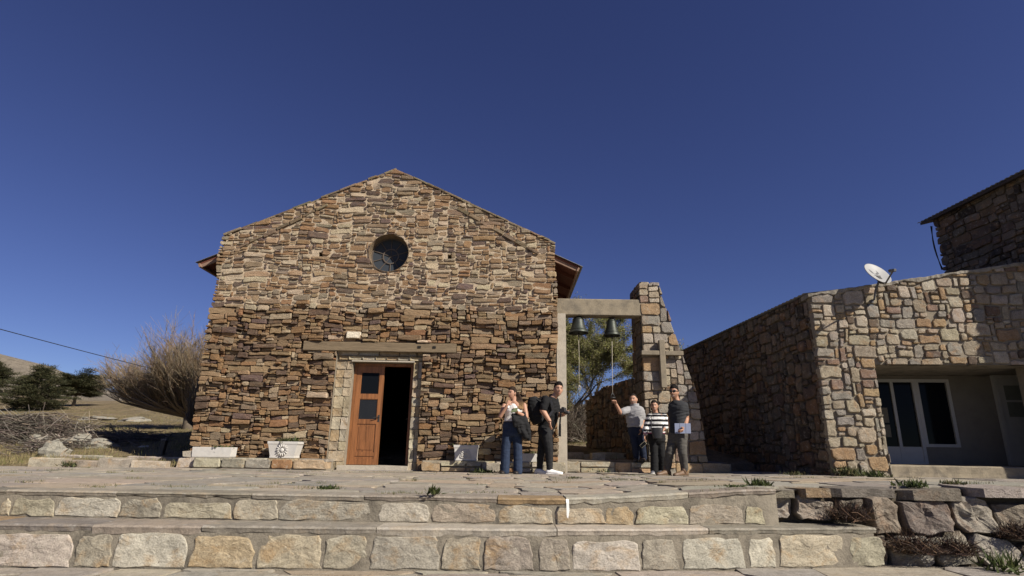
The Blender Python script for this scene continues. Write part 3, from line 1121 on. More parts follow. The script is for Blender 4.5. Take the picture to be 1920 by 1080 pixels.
mb.v = [tuple(cmap(a0 + (a1 - a0) * p[0], -.02 + (ZSILL + .02) * p[1], -.5 + .56 * p[2])) for p in mb.v]
mb.build('threshold', M_CONC_POST, church, False)

# wooden door: fixed frame, left leaf closed, right leaf swung inwards
DZ0, DZ1 = ZSILL + .01, ITOP - .005
ND = -.28                                       # plane of the doors
mb = MB()


def cbox(m_, u0, v0, n0, u1, v1, n1):
    k = len(m_.v)
    m_.box((0, 0, 0), (1, 1, 1))
    for i in range(k, k + 8):
        p = m_.v[i]
        m_.v[i] = tuple(cmap(u0 + (u1 - u0) * p[0], v0 + (v1 - v0) * p[1], n0 + (n1 - n0) * p[2]))


fw = .055
cbox(mb, IL + .002, DZ0, ND - .08, IL + fw, DZ1, ND + .03)
cbox(mb, IR - fw, DZ0, ND - .08, IR - .002, DZ1, ND + .03)
cbox(mb, IL + fw, DZ1 - fw, ND - .08, IR - fw, DZ1 - .002, ND + .03)
frame = mb.build('door_frame', M_DOOR, church, False)
LU0, LU1 = IL + fw + .004, (IL + IR) / 2 - .0
LZ1 = DZ1 - fw - .004


def leaf(mp, w_, h_, name, parent, lbl):
    """mp(u, v, n); stiles, rails, two panes above and a panel below"""
    def bx(m_, u0, v0, n0, u1, v1, n1):
        k = len(m_.v)
        m_.box((0, 0, 0), (1, 1, 1))
        for i in range(k, k + 8):
            p = m_.v[i]
            m_.v[i] = tuple(mp(u0 + (u1 - u0) * p[0], v0 + (v1 - v0) * p[1], n0 + (n1 - n0) * p[2]))
    m_ = MB()
    s = .095
    rails = [(0, .115), (.17, .245), (.815, .90), (1.33, 1.425), (h_ - .13, h_)]
    sc = h_ / 2.02
    rails = [(a * sc if i < 4 else a, b2 * sc if i < 4 else b2) for i, (a, b2) in enumerate(rails)]
    bx(m_, 0, 0, -.02, s, h_, .02); bx(m_, w_ - s, 0, -.02, w_, h_, .02)
    for a, b2 in rails:
        bx(m_, s, a, -.018, w_ - s, b2, .018)
    L = m_.build(name, M_DOOR, parent, False)
    L['label'] = lbl
    m_ = MB()
    bx(m_, s, rails[0][1], -.008, w_ - s, rails[1][0], .006)
    bx(m_, s, rails[1][1], -.008, w_ - s, rails[2][0], .004)
    bx(m_, s + .04, rails[1][1] + .05, .004, (s + w_ - s) / 2 - .002, rails[2][0] - .05, .013)
    bx(m_, w_ / 2 + .002, rails[1][1] + .05, .004, w_ - s - .04, rails[2][0] - .05, .013)
    m_.build('door_panel', M_DOOR, L, False)
    for a, b2, mm in ((rails[2][1], rails[3][0], M_GLASS_DUSTY), (rails[3][1], rails[4][0], M_GLASS)):
        m_ = MB()
        bx(m_, s, a, -.004, w_ - s, b2, .002)
        m_.build('pane', mm, L, False)
        m_ = MB()
        for q in ((s, a, s + .012, b2), (w_ - s - .012, a, w_ - s, b2), (s + .012, a, w_ - s - .012, a + .012), (s + .012, b2 - .012, w_ - s - .012, b2)):
            bx(m_, q[0], q[1], .002, q[2], q[3], .012)
        m_.build('glazing_bead', M_DOOR, L, False)
    m_ = MB()
    m_.tube([mp(w_ - .05, .96 * sc, .02), mp(w_ - .05, .96 * sc, .06), mp(w_ - .15, .94 * sc, .065)], .011, 8)
    bx(m_, w_ - .068, .86 * sc, .02, w_ - .032, 1.0 * sc, .026)
    m_.build('door_handle', M_DARKMETAL, L, False)
    return L


leaf(lambda a, b2, c2: cmap(LU0 + a, DZ0 + b2, ND + c2), LU1 - LU0, LZ1 - DZ0, 'door_leaf', church, 'closed left door leaf of varnished wood')
hu = IR - fw - .006
ca, sa = cos(rad(82)), sin(rad(82))
leaf(lambda a, b2, c2: cmap(hu - a * ca - c2 * sa, DZ0 + b2, ND - a * sa + c2 * ca), LU1 - LU0, LZ1 - DZ0, 'door_leaf', church, 'right door leaf swung inwards in the dark')
# dim interior
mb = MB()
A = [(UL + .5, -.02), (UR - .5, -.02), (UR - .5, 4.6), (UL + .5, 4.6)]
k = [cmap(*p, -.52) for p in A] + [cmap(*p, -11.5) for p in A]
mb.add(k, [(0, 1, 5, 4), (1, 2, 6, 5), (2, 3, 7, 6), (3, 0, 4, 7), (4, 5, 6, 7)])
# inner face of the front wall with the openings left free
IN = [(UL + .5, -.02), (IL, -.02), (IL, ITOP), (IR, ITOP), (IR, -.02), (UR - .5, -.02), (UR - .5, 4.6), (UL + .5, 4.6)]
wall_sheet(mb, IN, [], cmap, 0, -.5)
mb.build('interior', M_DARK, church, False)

# round window
ND2 = -.27
def ring(m_, r0, r1, n0, n1, seg=40):
    prof = [(r0, n0), (r1, n0), (r1, n1), (r0, n1)]
    rings = [[cmap(WC[0] + r * cos(2 * pi * k / seg), WC[1] + r * sin(2 * pi * k / seg), nn) for r, nn in prof] for k in range(seg)]
    rings.append(rings[0])
    m_.loft(rings, None, False)


mb = MB(); ring(mb, WR, WR + .010, ND2 - .04, .012)
mb.c = [jitc((.19, .14, .09), rng, .2) for _ in mb.c]
mb.build('window_reveal', M_SCHIST, church, False)
mb = MB(); ring(mb, WR - .03, WR - .001, ND2 - .04, ND2 + .025)
rw = mb.build('round_window', M_LEADING, church, False)
mb = MB(); ring(mb, WR * .36, WR * .42, ND2 - .005, ND2 + .02)
for k in range(10):
    t = 2 * pi * (k + .5) / 10
    mb.tube([cmap(WC[0] + r * cos(t), WC[1] + r * sin(t), ND2 + .008) for r in (WR * .4, WR - .02)], .011, 6)
for k in range(5):
    t = 2 * pi * (k + .25) / 5
    mb.tube([cmap(WC[0] + r * cos(t), WC[1] + r * sin(t), ND2 + .008) for r in (0, WR * .38)], .009, 6)
mb.build('muntin', M_LEADING, rw, False)
for k in range(10):
    t0, t1 = 2 * pi * (k + .5) / 10, 2 * pi * (k + 1.5) / 10
    mb = MB()
    tl = [t0 + (t1 - t0) * q / 4 for q in range(5)]
    pts = [cmap(WC[0] + WR * .39 * cos(t), WC[1] + WR * .39 * sin(t), ND2 + rng.uniform(-.003, .003)) for t in tl] + [cmap(WC[0] + (WR - .02) * cos(t), WC[1] + (WR - .02) * sin(t), ND2 + rng.uniform(-.003, .003)) for t in tl[::-1]]
    mb.add(pts, [tuple(range(10))])
    mb.build('pane', M_GLASS_BLUE, rw, False)
mb = MB()
mb.add([cmap(WC[0] + WR * .38 * cos(2 * pi * k / 20), WC[1] + WR * .38 * sin(2 * pi * k / 20), ND2) for k in range(20)], [tuple(range(20))])
mb.build('pane', M_GLASS_BLUE, rw, False)
mb = MB()
mb.add([cmap(WC[0] + (WR + .05) * cos(2 * pi * k / 20), WC[1] + (WR + .05) * sin(2 * pi * k / 20), ND2 - .06) for k in range(20)], [tuple(range(20))])
mb.build('dark_backing', M_DARK, rw, False)  # near-black disc stands in for the unlit nave behind the panes

# roof behind the gable parapet: boards, fascia, metal sheets
RZ = 6.5
le = atY(372, 495, 12.62); re_ = atY(1087, 503, 12.62)
rt = None
for e, nm in ((le, 'left'), (re_, 'right')):
    mb = MB()
    ridge = V3((O_C.x + APX[0], 0, RZ))
    secs = []
    dx = ridge.x - e.x; dz = ridge.z - e.z; L = math.hypot(dx, dz)
    nrm = V3((-dz, 0, dx)) / L * (1 if dx > 0 else -1)
    for y in (12.66, 24.6):
        a = V3((e.x, y, e.z)); b2 = V3((ridge.x, y, ridge.z))
        secs.append([a, b2, b2 + nrm * .045, a + nrm * .045])
    mb.loft(secs)
    rf = mb.build('roof', M_ROOFWOOD, church, False)
    mb = MB()
    secs = []
    nseg = 2
    N = 40
    for j in range(N + 1):
        y = 12.6 + 12.1 * j / N
        a = V3((e.x, y, e.z)) - V3((dx, 0, dz)) / L * .05 + nrm * (.06 + .014 * (j % 2)); b2 = V3((ridge.x, y, ridge.z)) + nrm * (.06 + .014 * (j % 2))
        secs.append([a, b2, b2 + nrm * .006, a + nrm * .006])
    mb.loft(secs)
    mb.build('roof_sheet', M_CORR, rf, False)
    mb = MB()
    t = V3((dx, 0, dz)) / L
    mb.obox(V3((e.x, 18.6, e.z)) + t * .02 + nrm * -.045, t * .02, V3((0, 6, 0)), nrm * .045)
    mb.obox(V3((e.x, 12.69, e.z)) + t * 1.1 + nrm * -.04, t * 1.1, V3((0, .022, 0)), nrm * .04)
    mb.build('fascia', M_FASCIA, rf, False)
    for j in range(12):
        y = 13.4 + j * .95
        mb = MB()
        mb.obox(V3((e.x, y, e.z)) + t * .8 + nrm * -.035, t * .76, V3((0, .035, 0)), nrm * .035)
        mb.build('rafter', M_ROOFWOOD, rf, False)

# stone bench along the foot of the wall
rb = random.Random(77)


def bench(xa, xb, ztop, label, y0=None):
    t = thing('stone_bench', label, 'stone bench', ((xa + xb) / 2, 11.7, 0))
    mb_ = MB()
    yb = CY0 + PSI * ((xa + xb) / 2 - CX0) - .0
    mb_.box((xa + .02, 11.715 + PSI * .9 * (xb - CX0), -.05), (xb - .02, yb + .02, ztop - .03))
    mb_.build('core', M_MORTAR_H, t, False)
    s_ = Stones()
    x = xa
    while x < xb - .05:
        w_ = min(rb.uniform(.22, .62), xb - x)
        if xb - x - w_ < .15:
            w_ = xb - x
        hs = [(0.005, ztop - .0)] if rb.random() < .65 else [(0.005, ztop * .5), (ztop * .5, ztop)]
        for z0, z1 in hs:
            P = dense(rect_poly((x, z0, x + w_, z1 - .004), .026, rb, .14, .22), 2)
            vs, fs = shape_stone(P, lambda u, v, n: (u, 11.70 + PSI * (u - CX0) * .9 - n, v), rb, rb.uniform(.0, .025), .3, .1, .05, [(1, -.7), (.94, -.15), (.8, 0)], .01, x)
            s_.add(vs, fs, pick(PAL_STEP[:4] + [(2.5, (0.36, 0.27, 0.17)), (.7, (0.27, 0.15, 0.075))], rb))
        x += w_
    x = xa
    while x < xb - .02:
        w_ = min(rb.uniform(.35, .8), xb - x)
        P = rect_poly((x, 11.69, x + w_, yb + .02), .015, rb, .05, .1)
        vs, fs = shape_stone(P, lambda u, v, n: (u, v + PSI * (u - CX0) * .9, ztop + n), rb, 0.0, .05, .04, .01)
        s_.add(vs, fs, pick(PAL_STEP, rb))
        x += w_
    for sc_, vs, fs, col in s_.items:
        mesh_obj('bench_stone', vs, fs, M_STEP, t, False, [col] * len(vs))
    return t


xl = atZ(358, 880, 0).x
bench(-6.15, atY(614, 875, 11.7).x, .205, 'low pale stone bench left of the chapel door')
bench(atY(789, 875, 11.7).x, 1.12, .21, 'low pale stone bench between the chapel door and the bell arch')
# heap of loose flat stones at the left corner
t = thing('corner_plinth', 'broken stone plinth block at the left corner of the chapel', 'plinth', (-6.25, 11.9, 0))
for i, (x0, y0, z0, x1, y1, z1) in enumerate(((-6.5, 11.75, .0, -6.16, 12.3, .2), (-6.45, 11.80, .205, -6.16, 12.05, .33), (-6.62, 11.95, .0, -6.51, 12.3, .12))):
    mb = MB(); mb.box((x0, y0, z0), (x1, y1, z1), jitc((.42, .37, .3), rb), .03, rb)
    mb.build('stone', M_STEP, t)


# planters -----------------------------------------------------------
def planter(name, label, cx, y, z, w, h, d, taper, motif):
    t = thing(name, label, 'planter', (cx, y, z), None)
    mb = MB()
    secs = []
    for f, zz in ((1 - taper, 0), (1 - taper, .03), (1 - taper * .97 - .02, .034), (1 - .06, h - .07), (1 - .03, h - .055), (1.0, h - .045), (1.0, h), (.86, h), (.84, h - .05)):
        a, b2 = w / 2 * f, d / 2 * (1 - (1 - f) * .8)
        secs.append([V3((cx - a, y - b2, z + zz)), V3((cx + a, y - b2, z + zz)), V3((cx + a, y + b2, z + zz)), V3((cx - a, y + b2, z + zz))])
    mb.loft(secs)
    mb.build('body', M_WHITE, t, False)
    mb = MB()
    mb.box((cx - w * .41, y - d * .4, z + h - .06), (cx + w * .41, y + d * .4, z + h - .045))
    mb.build('soil', plain_mat('potting_soil', (.05, .035, .025), .95, .4, 20, .01), t, False)
    yf = y - d / 2 * .97
    zc_ = z + h * .47
    mb = MB()
    up = V3((0, -.05, 1)).normalized()
    if motif == 'sun':
        mb.ball((cx, yf, zc_), (.042, .022, .042), 14, 8)
        for k in range(14):
            a = 2 * pi * k / 14
            d_ = V3((cos(a), 0, sin(a)))
            mb.ball(V3((cx, yf, zc_)) + d_ * .085, (.036, .018, .013), 8, 6, None, (d_, V3((0, 1, 0)), V3((-d_.z, 0, d_.x))))
    else:
        base = V3((cx, yf, zc_ - .055))
        for k in range(9):
            a = pi * (.06 + .88 * k / 8)
            d_ = V3((cos(a), 0, sin(a)))
            L = .105 + .03 * sin(a)
            mb.ball(base + d_ * (L * .62), (L * .42, .012, .010), 8, 6, None, (d_, V3((0, 1, 0)), V3((-d_.z, 0, d_.x))))
        mb.tube([base + V3((0, 0, .0)), base + V3((0, 0, -.05))], [.012, .008], 8)
        for s in (-1, 1):
            pts = [base + V3((s * (.02 + .0), 0, -.03))]
            for q in range(14):
                a = -pi / 2 + q * .5
                r = .034 * (1 - q / 18)
                pts.append(base + V3((s * (.075 + r * cos(a)), 0, .0 + r * sin(a))))
            mb.tube(pts, .007, 6)
    mb.build('relief', M_WHITE, t, True)
    return t


p1 = atY(530, 858, 11.8); p2 = atY(873, 863, 11.8)
planter('planter', 'white carved planter with a sun flower relief, left of the chapel door', p1.x, 11.90, .215, .60, .315, .38, .2, 'sun')
planter('planter', 'white carved planter with a fan shaped palmette relief, right of the chapel door', p2.x, 11.95, .22, .485, .295, .38, .1, 'fan')
for nm, lab, x0, x1, z0, z1 in (('trough', 'long plain white trough lying at the left corner of the chapel', -6.27, -5.5, .21, .40), ('trough', 'short plain white trough on the bench behind the legs of the two visitors', .17, .62, .215, .37)):
    t = thing(nm, lab, 'trough', ((x0 + x1) / 2, 11.88, z0))
    mb = MB()
    secs = []
    for f, zz in ((.96, 0), (.98, .02), (1.0, z1 - z0 - .012), (.99, z1 - z0), (.9, z1 - z0), (.88, z1 - z0 - .06)):
        a, b2 = (x1 - x0) / 2 * f, .13 * f
        cx = (x0 + x1) / 2
        secs.append([V3((cx - a, 11.9 - b2, z0 + zz)), V3((cx + a, 11.9 - b2, z0 + zz)), V3((cx + a, 11.9 + b2, z0 + zz)), V3((cx - a, 11.9 + b2, z0 + zz))])
    mb.loft(secs)
    mb.build('basin', M_WHITE, t, False)
    mb = MB(); mb.box((x0 + .05, 11.80, z1 - .06), (x1 - .05, 12.0, z1 - .05))
    mb.build('soil', MATS['potting_soil'], t, False)

# ================================================================== BELL ARCH
arch = thing('bell_arch', 'concrete post and beam carrying two bells beside the chapel', 'bell frame', (1.1, 12.5, 0))
mb = MB()
x0, x1 = .995, atY(1062, 700, 12.3).x
secs = []
for i in range(13):
    z = -.02 + 3.375 * i / 12
    j = [.006 * noise.noise((z * 2, q, 3)) for q in range(4)]
    secs.append([V3((x0 + j[0], 12.3 + j[1], z)), V3((x1 + j[1], 12.3 + j[2], z)), V3((x1 + j[2], 12.7, z)), V3((x0 + j[3], 12.7, z))])
mb.loft(secs)
mb.build('post', M_CONC_POST, arch, False)
mb = MB()
zb, zt = 3.362, 3.74
mb.obox(((1.0 + 3.0) / 2, 12.62, (zb + zt) / 2), (1.0, 0, 0), (0, .16, 0), (0, 0, (zt - zb) / 2), None, .015)
mb.build('beam', M_CONC, arch, False)

pil = thing('stone_pillar', 'tall tapering stone pillar with a concrete cross on its front', 'pillar', (3.3, 12.9, .25))
YP = 12.45
xL = 2.885
mb = MB()


def pil_r(z):
    return 3.30 + (4.16 - z) * .285 if z > 1.6 else 4.03 + (1.6 - z) * .10


secs = []
for z in (-.05, .8, 1.6, 2.4, 3.2, 4.13):
    secs.append([V3((xL + .03, YP + .03, z)), V3((pil_r(z) - .03, YP + .03, z)), V3((pil_r(z) - .03, 13.47, z)), V3((xL + .03, 13.47, z))])
mb.loft(secs)
mb.build('mortar_core', M_MORTAR_H, pil, False)
st = Stones()
rng = random.Random(31)
for r in skyline(1.45, 4.2, (.10, .33), (.9, 1.8), rng, 1.1, .5):
    P = [warp_uv((p[0] + xL, p[1] - .04), .05, 1.6, 4.4) for p in rect_poly(r, .025, rng, .14, .25)]
    P = clip(P, -1, 0, -xL + .0)
    P = clip(P, 1, .285, 3.30 + .285 * 4.16 + rng.uniform(-.03, .02))
    P = clip(P, 1, .10, 4.03 + .16 + rng.uniform(-.03, .01))
    P = clip(P, 0, 1, 4.16)
    if len(P) > 2 and area(P) > .002:
        vs, fs = shape_stone(P, lambda u, v, n: (u, YP - n, v), rng, rng.uniform(.0, .025), .1, .1, .05, [(1, -.6), (.93, -.1), (.82, 0)])
        st.add(vs, fs, pick(PAL_HOUSE, rng))
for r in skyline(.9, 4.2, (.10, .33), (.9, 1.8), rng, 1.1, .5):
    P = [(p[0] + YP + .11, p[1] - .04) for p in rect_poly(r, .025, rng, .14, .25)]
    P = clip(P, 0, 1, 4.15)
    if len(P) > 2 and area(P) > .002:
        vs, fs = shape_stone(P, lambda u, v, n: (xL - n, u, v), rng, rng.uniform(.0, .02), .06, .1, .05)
        st.add(vs, fs, pick(PAL_SHADED, rng))
for r in ((xL, 12.45, 3.12, 12.98), (3.13, 12.45, 3.36, 12.98), (xL, 12.99, 3.36, 13.5)):
    vs, fs = shape_stone(rect_poly(r, .02, rng, .05, .2), lambda u, v, n: (u, v, 4.13 + n), rng, .03, .05, .1, .02)
    st.add(vs, fs, pick(PAL_HOUSE, rng))
st.finish(pil, M_RUBBLE, 'stone', 300, 'small_stones')

cross = thing('cross', 'grey concrete cross fixed to the front of the stone pillar', 'cross', (3.3, 12.36, 1.76))
cx = atY(1241, 680, 12.32)
mb = MB()
xc_ = 3.29
mb.obox((xc_, 12.355, (2.80 + 1.765) / 2), (.062, 0, 0), (0, .05, 0), (0, 0, (2.80 - 1.765) / 2), None, .008)
mb.build('upright', M_CROSS, cross, False)
mb = MB()
for s in (-1, 1):
    mb.obox((xc_ + s * (.065 + .195), 12.355, 2.512), (.195, 0, 0), (0, .046, 0), (0, 0, .048), None, .008)
mb.build('crossbar', M_CROSS, cross, False)


# bells
def bell(label, px, ptop, pbot, rpx):
    top = atY(px, ptop, 12.62); bot = atY(px, pbot, 12.62)
    r = rpx / F_PX * (top - cC).dot(cF)
    H = top.z - bot.z
    cx_, z0 = top.x, bot.z
    t = thing('bell', label, 'bell', (cx_, 12.62, z0))
    mb_ = MB()
    hb = zb - z0
    prof = [(.93 * r, .03), (r, .0), (1.0 * r, .018), (.88 * r, .06), (.72 * r, .13), (.62 * r, .21), (.56 * r, .28), (.50 * r, .325), (.36 * r, .352), (.12 * r, .362)]
    k = (H - .09) / .362
    prof = [(a, b2 * k) for a, b2 in prof]
    inn = [(a * .86, b2 + .004) for a, b2 in prof[1:-2]][::-1]
    mb_.lathe((cx_, 12.62, z0), inn + prof, (0, 0, 1), 32)
    for zz, rr in ((.075, .86), (.30, .55)):
        mb_.lathe((cx_, 12.62, z0), [(rr * r + .001, zz * k - .006), (rr * r + .006, zz * k), (rr * r + .001, zz * k + .006)], (0, 0, 1), 32)
    mb_.build('bell_body', M_BRONZE, t, True)
    mb_ = MB()
    zt_ = z0 + .362 * k
    for a in range(4):
        an = pi / 4 + a * pi / 2
        d = V3((cos(an), sin(an), 0))
        mb_.tube([V3((cx_, 12.62, zt_ - .005)) + d * .03, V3((cx_, 12.62, zt_ + .03)) + d * .062, V3((cx_, 12.62, zt_ + .065)) + d * .045, V3((cx_, 12.62, zt_ + .075)) + d * .01], .012, 6)
    mb_.box((cx_ - .10, 12.595, zt_ + .072), (cx_ + .10, 12.645, zt_ + .10))
    mb_.tube([(cx_, 12.62, zt_ + .09), (cx_, 12.62, zb + .02)], .014, 8)
    mb_.build('hanger', M_DARKMETAL, t, False)
    mb_ = MB()
    mb_.tube([(cx_, 12.62, z0 + .2), (cx_, 12.62, z0 - .01)], .012, 8)
    mb_.ball((cx_, 12.62, z0 - .02), .035, 10, 8)
    mb_.tube([(cx_, 12.62, z0 - .03), (cx_, 12.62, z0 - .07)], .014, 8)
    mb_.build('clapper', M_DARKMETAL, t, True)
    return V3((cx_, 12.62, z0 - .06))


b1 = bell('dark bronze bell nearer to the chapel, its rope hanging free', 1084, 587, 625, 18.5)
b2_ = bell('dark bronze bell nearer to the stone pillar, its rope held by a man', 1146, 590, 630, 15.5)


def rope(label, pts, knot):
    t = thing('bell_rope', label, 'rope', pts[-1])
    mb_ = MB(); mb_.tube(pts, .0055, 6)
    mb_.build('cord', M_ROPE, t, True)
    mb_ = MB()
    if knot == 'loop':
        p = V3(pts[-1])
        mb_.tube([p, p + V3((.03, 0, -.03)), p + V3((.035, 0, -.09)), p + V3((0, 0, -.12)), p + V3((-.012, 0, -.06)), p], .008, 6)
        mb_.build('loop', M_ROPE, t, True)
    else:
        p = V3(pts[-1])
        mb_.tube([p, p + V3((-.05, 0, -.11))], .011, 6); mb_.tube([p, p + V3((.045, 0, -.10))], .011, 6); mb_.tube([p + V3((-.06, 0, -.105)), p + V3((.055, 0, -.105))], .014, 6)
        mb_.build('handle', M_DARKMETAL, t, True)


e1 = atY(1086, 722, 12.62); e2 = atY(1148.5, 736, 12.14)
rope('pale rope with an end loop hanging free from the bell nearer the chapel', [b1, b1.lerp(e1, .4) + V3((.008, 0, 0)), b1.lerp(e1, .8), e1], 'loop')
rope('pale taut bell rope with a metal handle held by the man in the grey polo', [b2_, b2_.lerp(e2, .5), e2], 'handle')

# raised yard behind the bell arch
yard = MB()
yard.add([(1.0, 12.42, .24), (4.6, 12.42, .24), (4.6, 21, .36), (1.0, 21, .36), (4.6, 12.42, -.1), (4.6, 21, -.1)], [(0, 1, 2, 3), (1, 4, 5, 2)])
structure(yard.build('bell_yard', M_GROUT, None, False, False, (3, 15, .24)))
ys_ = thing('yard_step', 'low stone step up to the yard under the bells', 'step', (2.8, 12.4, 0))
rng = random.Random(3)
mb = MB(); mb.box((1.13, 12.40, -.05), (4.6, 12.9, .225)); mb.build('core', M_MORTAR_H, ys_, False)
for x0, x1 in ((1.13, 1.47), (1.48, 2.18), (2.19, 2.52), (2.53, 2.95), (2.96, 3.45), (3.46, 4.0), (4.0, 4.58)):
    rows = [(0, .235)] if rng.random() < .5 else [(0, .11), (.11, .235)]
    for z0, z1 in rows:
        P = dense(rect_poly((x0, z0 + .004, x1, z1), .02, rng, .12, .2), 2)
        vs, fs = shape_stone(P, lambda u, v, n: (u, 12.38 - n, v), rng, rng.uniform(0, .02), .4, .1, .04, [(1, -.7), (.93, -.1), (.8, 0)], .01, x0)
        mesh_obj('stone', vs, fs, M_STEP, ys_, False, [pick(PAL_STEP + [(3, (.42, .29, .17))], rng)] * len(vs))
y2 = thing('yard_kerb', 'second low stone kerb further back in the bell yard', 'kerb', (2.0, 14.2, .25))
for x0, x1, z1 in ((1.15, 1.75, .40), (1.76, 2.1, .37), (2.11, 2.75, .41), (2.76, 3.4, .4)):
    mb = MB(); mb.box((x0, 14.0, .2), (x1 - .015, 14.4, z1), pick(PAL_STEP, rng), .012, rng); mb.build('stone', M_STEP, y2)
mb = MB(); mb.box((1.86, 13.45, .24), (2.16, 13.7, .40), (.42, .38, .3), .015, rng)
tag(mb.build('loose_block', M_STEP, None), 'loose squared stone block in front of the yard kerb', 'stone block')

yw = thing('yard_wall', 'shaded rubble wall running back behind the stone pillar', 'wall', (2.6, 16, .25))
A0, A1 = V3((2.86, 13.5, 0)), V3((2.12, 16.3, 0))
uu = (A1 - A0).normalized(); nn_ = V3((-uu.y, uu.x, 0)); nn_ = nn_ if nn_.x < 0 else -nn_
ym = frame_map(A0, uu, nn_)
LW = (A1 - A0).length


def yw_top(u):
    return 2.10 - .02 * u - .25 * smooth((u - 1.5) / 1.6)


mb = MB()
secs = []
for i in range(9):
    u = LW * i / 8
    secs.append([ym(u, .1, -.02), ym(u, yw_top(u) - .03, -.02), ym(u, yw_top(u) - .03, -.42), ym(u, .1, -.42)])
mb.loft(secs); mb.build('mortar_core', M_MORTAR_SHADED, yw, False)
st = Stones()
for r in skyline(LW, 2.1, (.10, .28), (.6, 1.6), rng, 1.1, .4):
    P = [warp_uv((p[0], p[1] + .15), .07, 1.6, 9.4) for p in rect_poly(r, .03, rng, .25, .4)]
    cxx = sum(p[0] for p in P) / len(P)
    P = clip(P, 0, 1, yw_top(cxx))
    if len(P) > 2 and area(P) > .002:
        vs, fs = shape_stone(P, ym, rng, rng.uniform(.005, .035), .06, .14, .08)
        st.add(vs, fs, pick(PAL_SHADED, rng))
st.finish(yw, M_RUBBLE, 'stone', 300, 'small_stones')

# ================================================================== STONE HOUSE (right)
HP = -.09
H0 = V3((5.865, 10.8, 0))
u_h = V3((1, HP, 0)).normalized(); n_h = V3((HP, -1, 0)).normalized()
hmap = frame_map(H0, u_h, n_h)


def hu_(px, py):
    p = atY(px, py, H0.y, HP, H0.x) - H0
    return (p.dot(u_h), p.z)


house = thing('stone_house', 'low stone house with a deep porch and corrugated roof, right of the pillar', 'house', (8, 11, .07))
rng = random.Random(64)
TL = hu_(1521, 549); TR = hu_(1812, 506)
slope = (TR[1] - TL[1]) / (TR[0] - TL[0])
HL = 4.62


def h_top(u):
    return TL[1] + slope * u


OL, OT, OR = hu_(1655, 780)[0], hu_(1741, 684)[1], 3.75
mb = MB()
zb0 = 0.0
outer = [(.03, zb0), (OL, zb0), (OL, OT), (OR, OT), (OR, zb0), (HL, zb0), (HL, h_top(HL) - .03), (.03, h_top(.03) - .03)]
wall_sheet(mb, outer, [], hmap, 0, -.012)
for a, b2 in (((OL, zb0), (OL, OT)), ((OR, OT), (OR, zb0))):
    mb.add([hmap(*a, -.012), hmap(*b2, -.012), hmap(*b2, -.42), hmap(*a, -.42)], [(0, 1, 2, 3)])
mb.add([hmap(.03, h_top(.03) - .03, -.012), hmap(HL, h_top(HL) - .03, -.012), hmap(HL, h_top(HL) - .03, -.45), hmap(.03, h_top(.03) - .03, -.45)], [(0, 1, 2, 3)])
mb.add([hmap(-.02, zb0, -.012), hmap(.03, zb0, -.012), hmap(.03, h_top(.03) - .03, -.012), hmap(-.02, h_top(0) - .03, -.012), hmap(-.02, zb0, -.2), hmap(-.02, h_top(0) - .03, -.2)], [(0, 1, 2, 3), (0, 3, 5, 4)])
mb.build('mortar_face', M_MORTAR_H, house, False)
mb = MB()
mb.add([hmap(OL - .02, OT + .004, .0), hmap(OR + .02, OT + .004, .0), hmap(OR + .02, OT + .004, -1.75), hmap(OL - .02, OT + .004, -1.75)], [(0, 1, 2, 3)])
mb.add([hmap(OL + .0, OT + .03, -.44), hmap(OR, OT + .03, -.44), hmap(OR, OT + .004, -.44), hmap(OL, OT + .004, -.44)], [(0, 1, 2, 3)])
mb.build('porch_ceiling', M_CONC_DARK, house, False)
st = Stones()


def house_stone(P, prot, pal, mapf=hmap, front=True):
    if front:
        P = avoid_rect(P, (OL, -1, OR, OT + .004))
        if len(P) > 2:
            L = math.hypot(slope, 1)
            P = clip(P, -slope / L, 1 / L, (TL[1] - .02) / L + rng.uniform(-.02, .01))
    if len(P) < 3 or area(P) < .0025:
        return
    vs, fs = shape_stone(P, mapf, rng, prot, .12, .1, .06, [(1, -.8), (.93, -.1), (.80, .0)])
    st.add(vs, fs, pick(pal, rng))


for r in skyline(HL + .04, 4.4, (.065, .29), (.8, 2.2), rng, 1.25, .46):
    P = [warp_uv((p[0] - .045, p[1] + .02), .05, 1.7, 12.4) for p in rect_poly(r, rng.uniform(.018, .04), rng, .2, .3)]
    P = clip(P, -1, 0, .035 + rng.uniform(-.015, .012))
    house_stone(P, rng.uniform(.006, .042), PAL_HOUSE)
front_n = len(st.items)
st.finish(house, M_RUBBLE, 'stone', 170, 'small_stones')
# capping of rough cement along the sloping top
mb = MB(); secs = []
for i in range(160):
    u = -.07 + (HL + .07) * i / 159
    t = h_top(u) - .01 + .014 * noise.noise((u * 3, 0, 1)) + .012 * noise.noise((u * 9, 0, 4))
    o = .045 + .022 * noise.noise((u * 4, 3, 1)) + .016 * noise.noise((u * 13, 3, 1))
    b2 = t - .075 + .05 * noise.noise((u * 3.2, 7, 1)) + .02 * noise.noise((u * 11, 7, 1))
    secs.append([hmap(u, t, -.45), hmap(u, t + .005, -.2), hmap(u, t - .004, o - .03), hmap(u, t - .016, o), hmap(u, b2 + .012, o - .004), hmap(u, b2, o - .02), hmap(u, b2, -.45)])
mb.loft(secs); mb.build('coping', M_CONC_DARK, house, False)
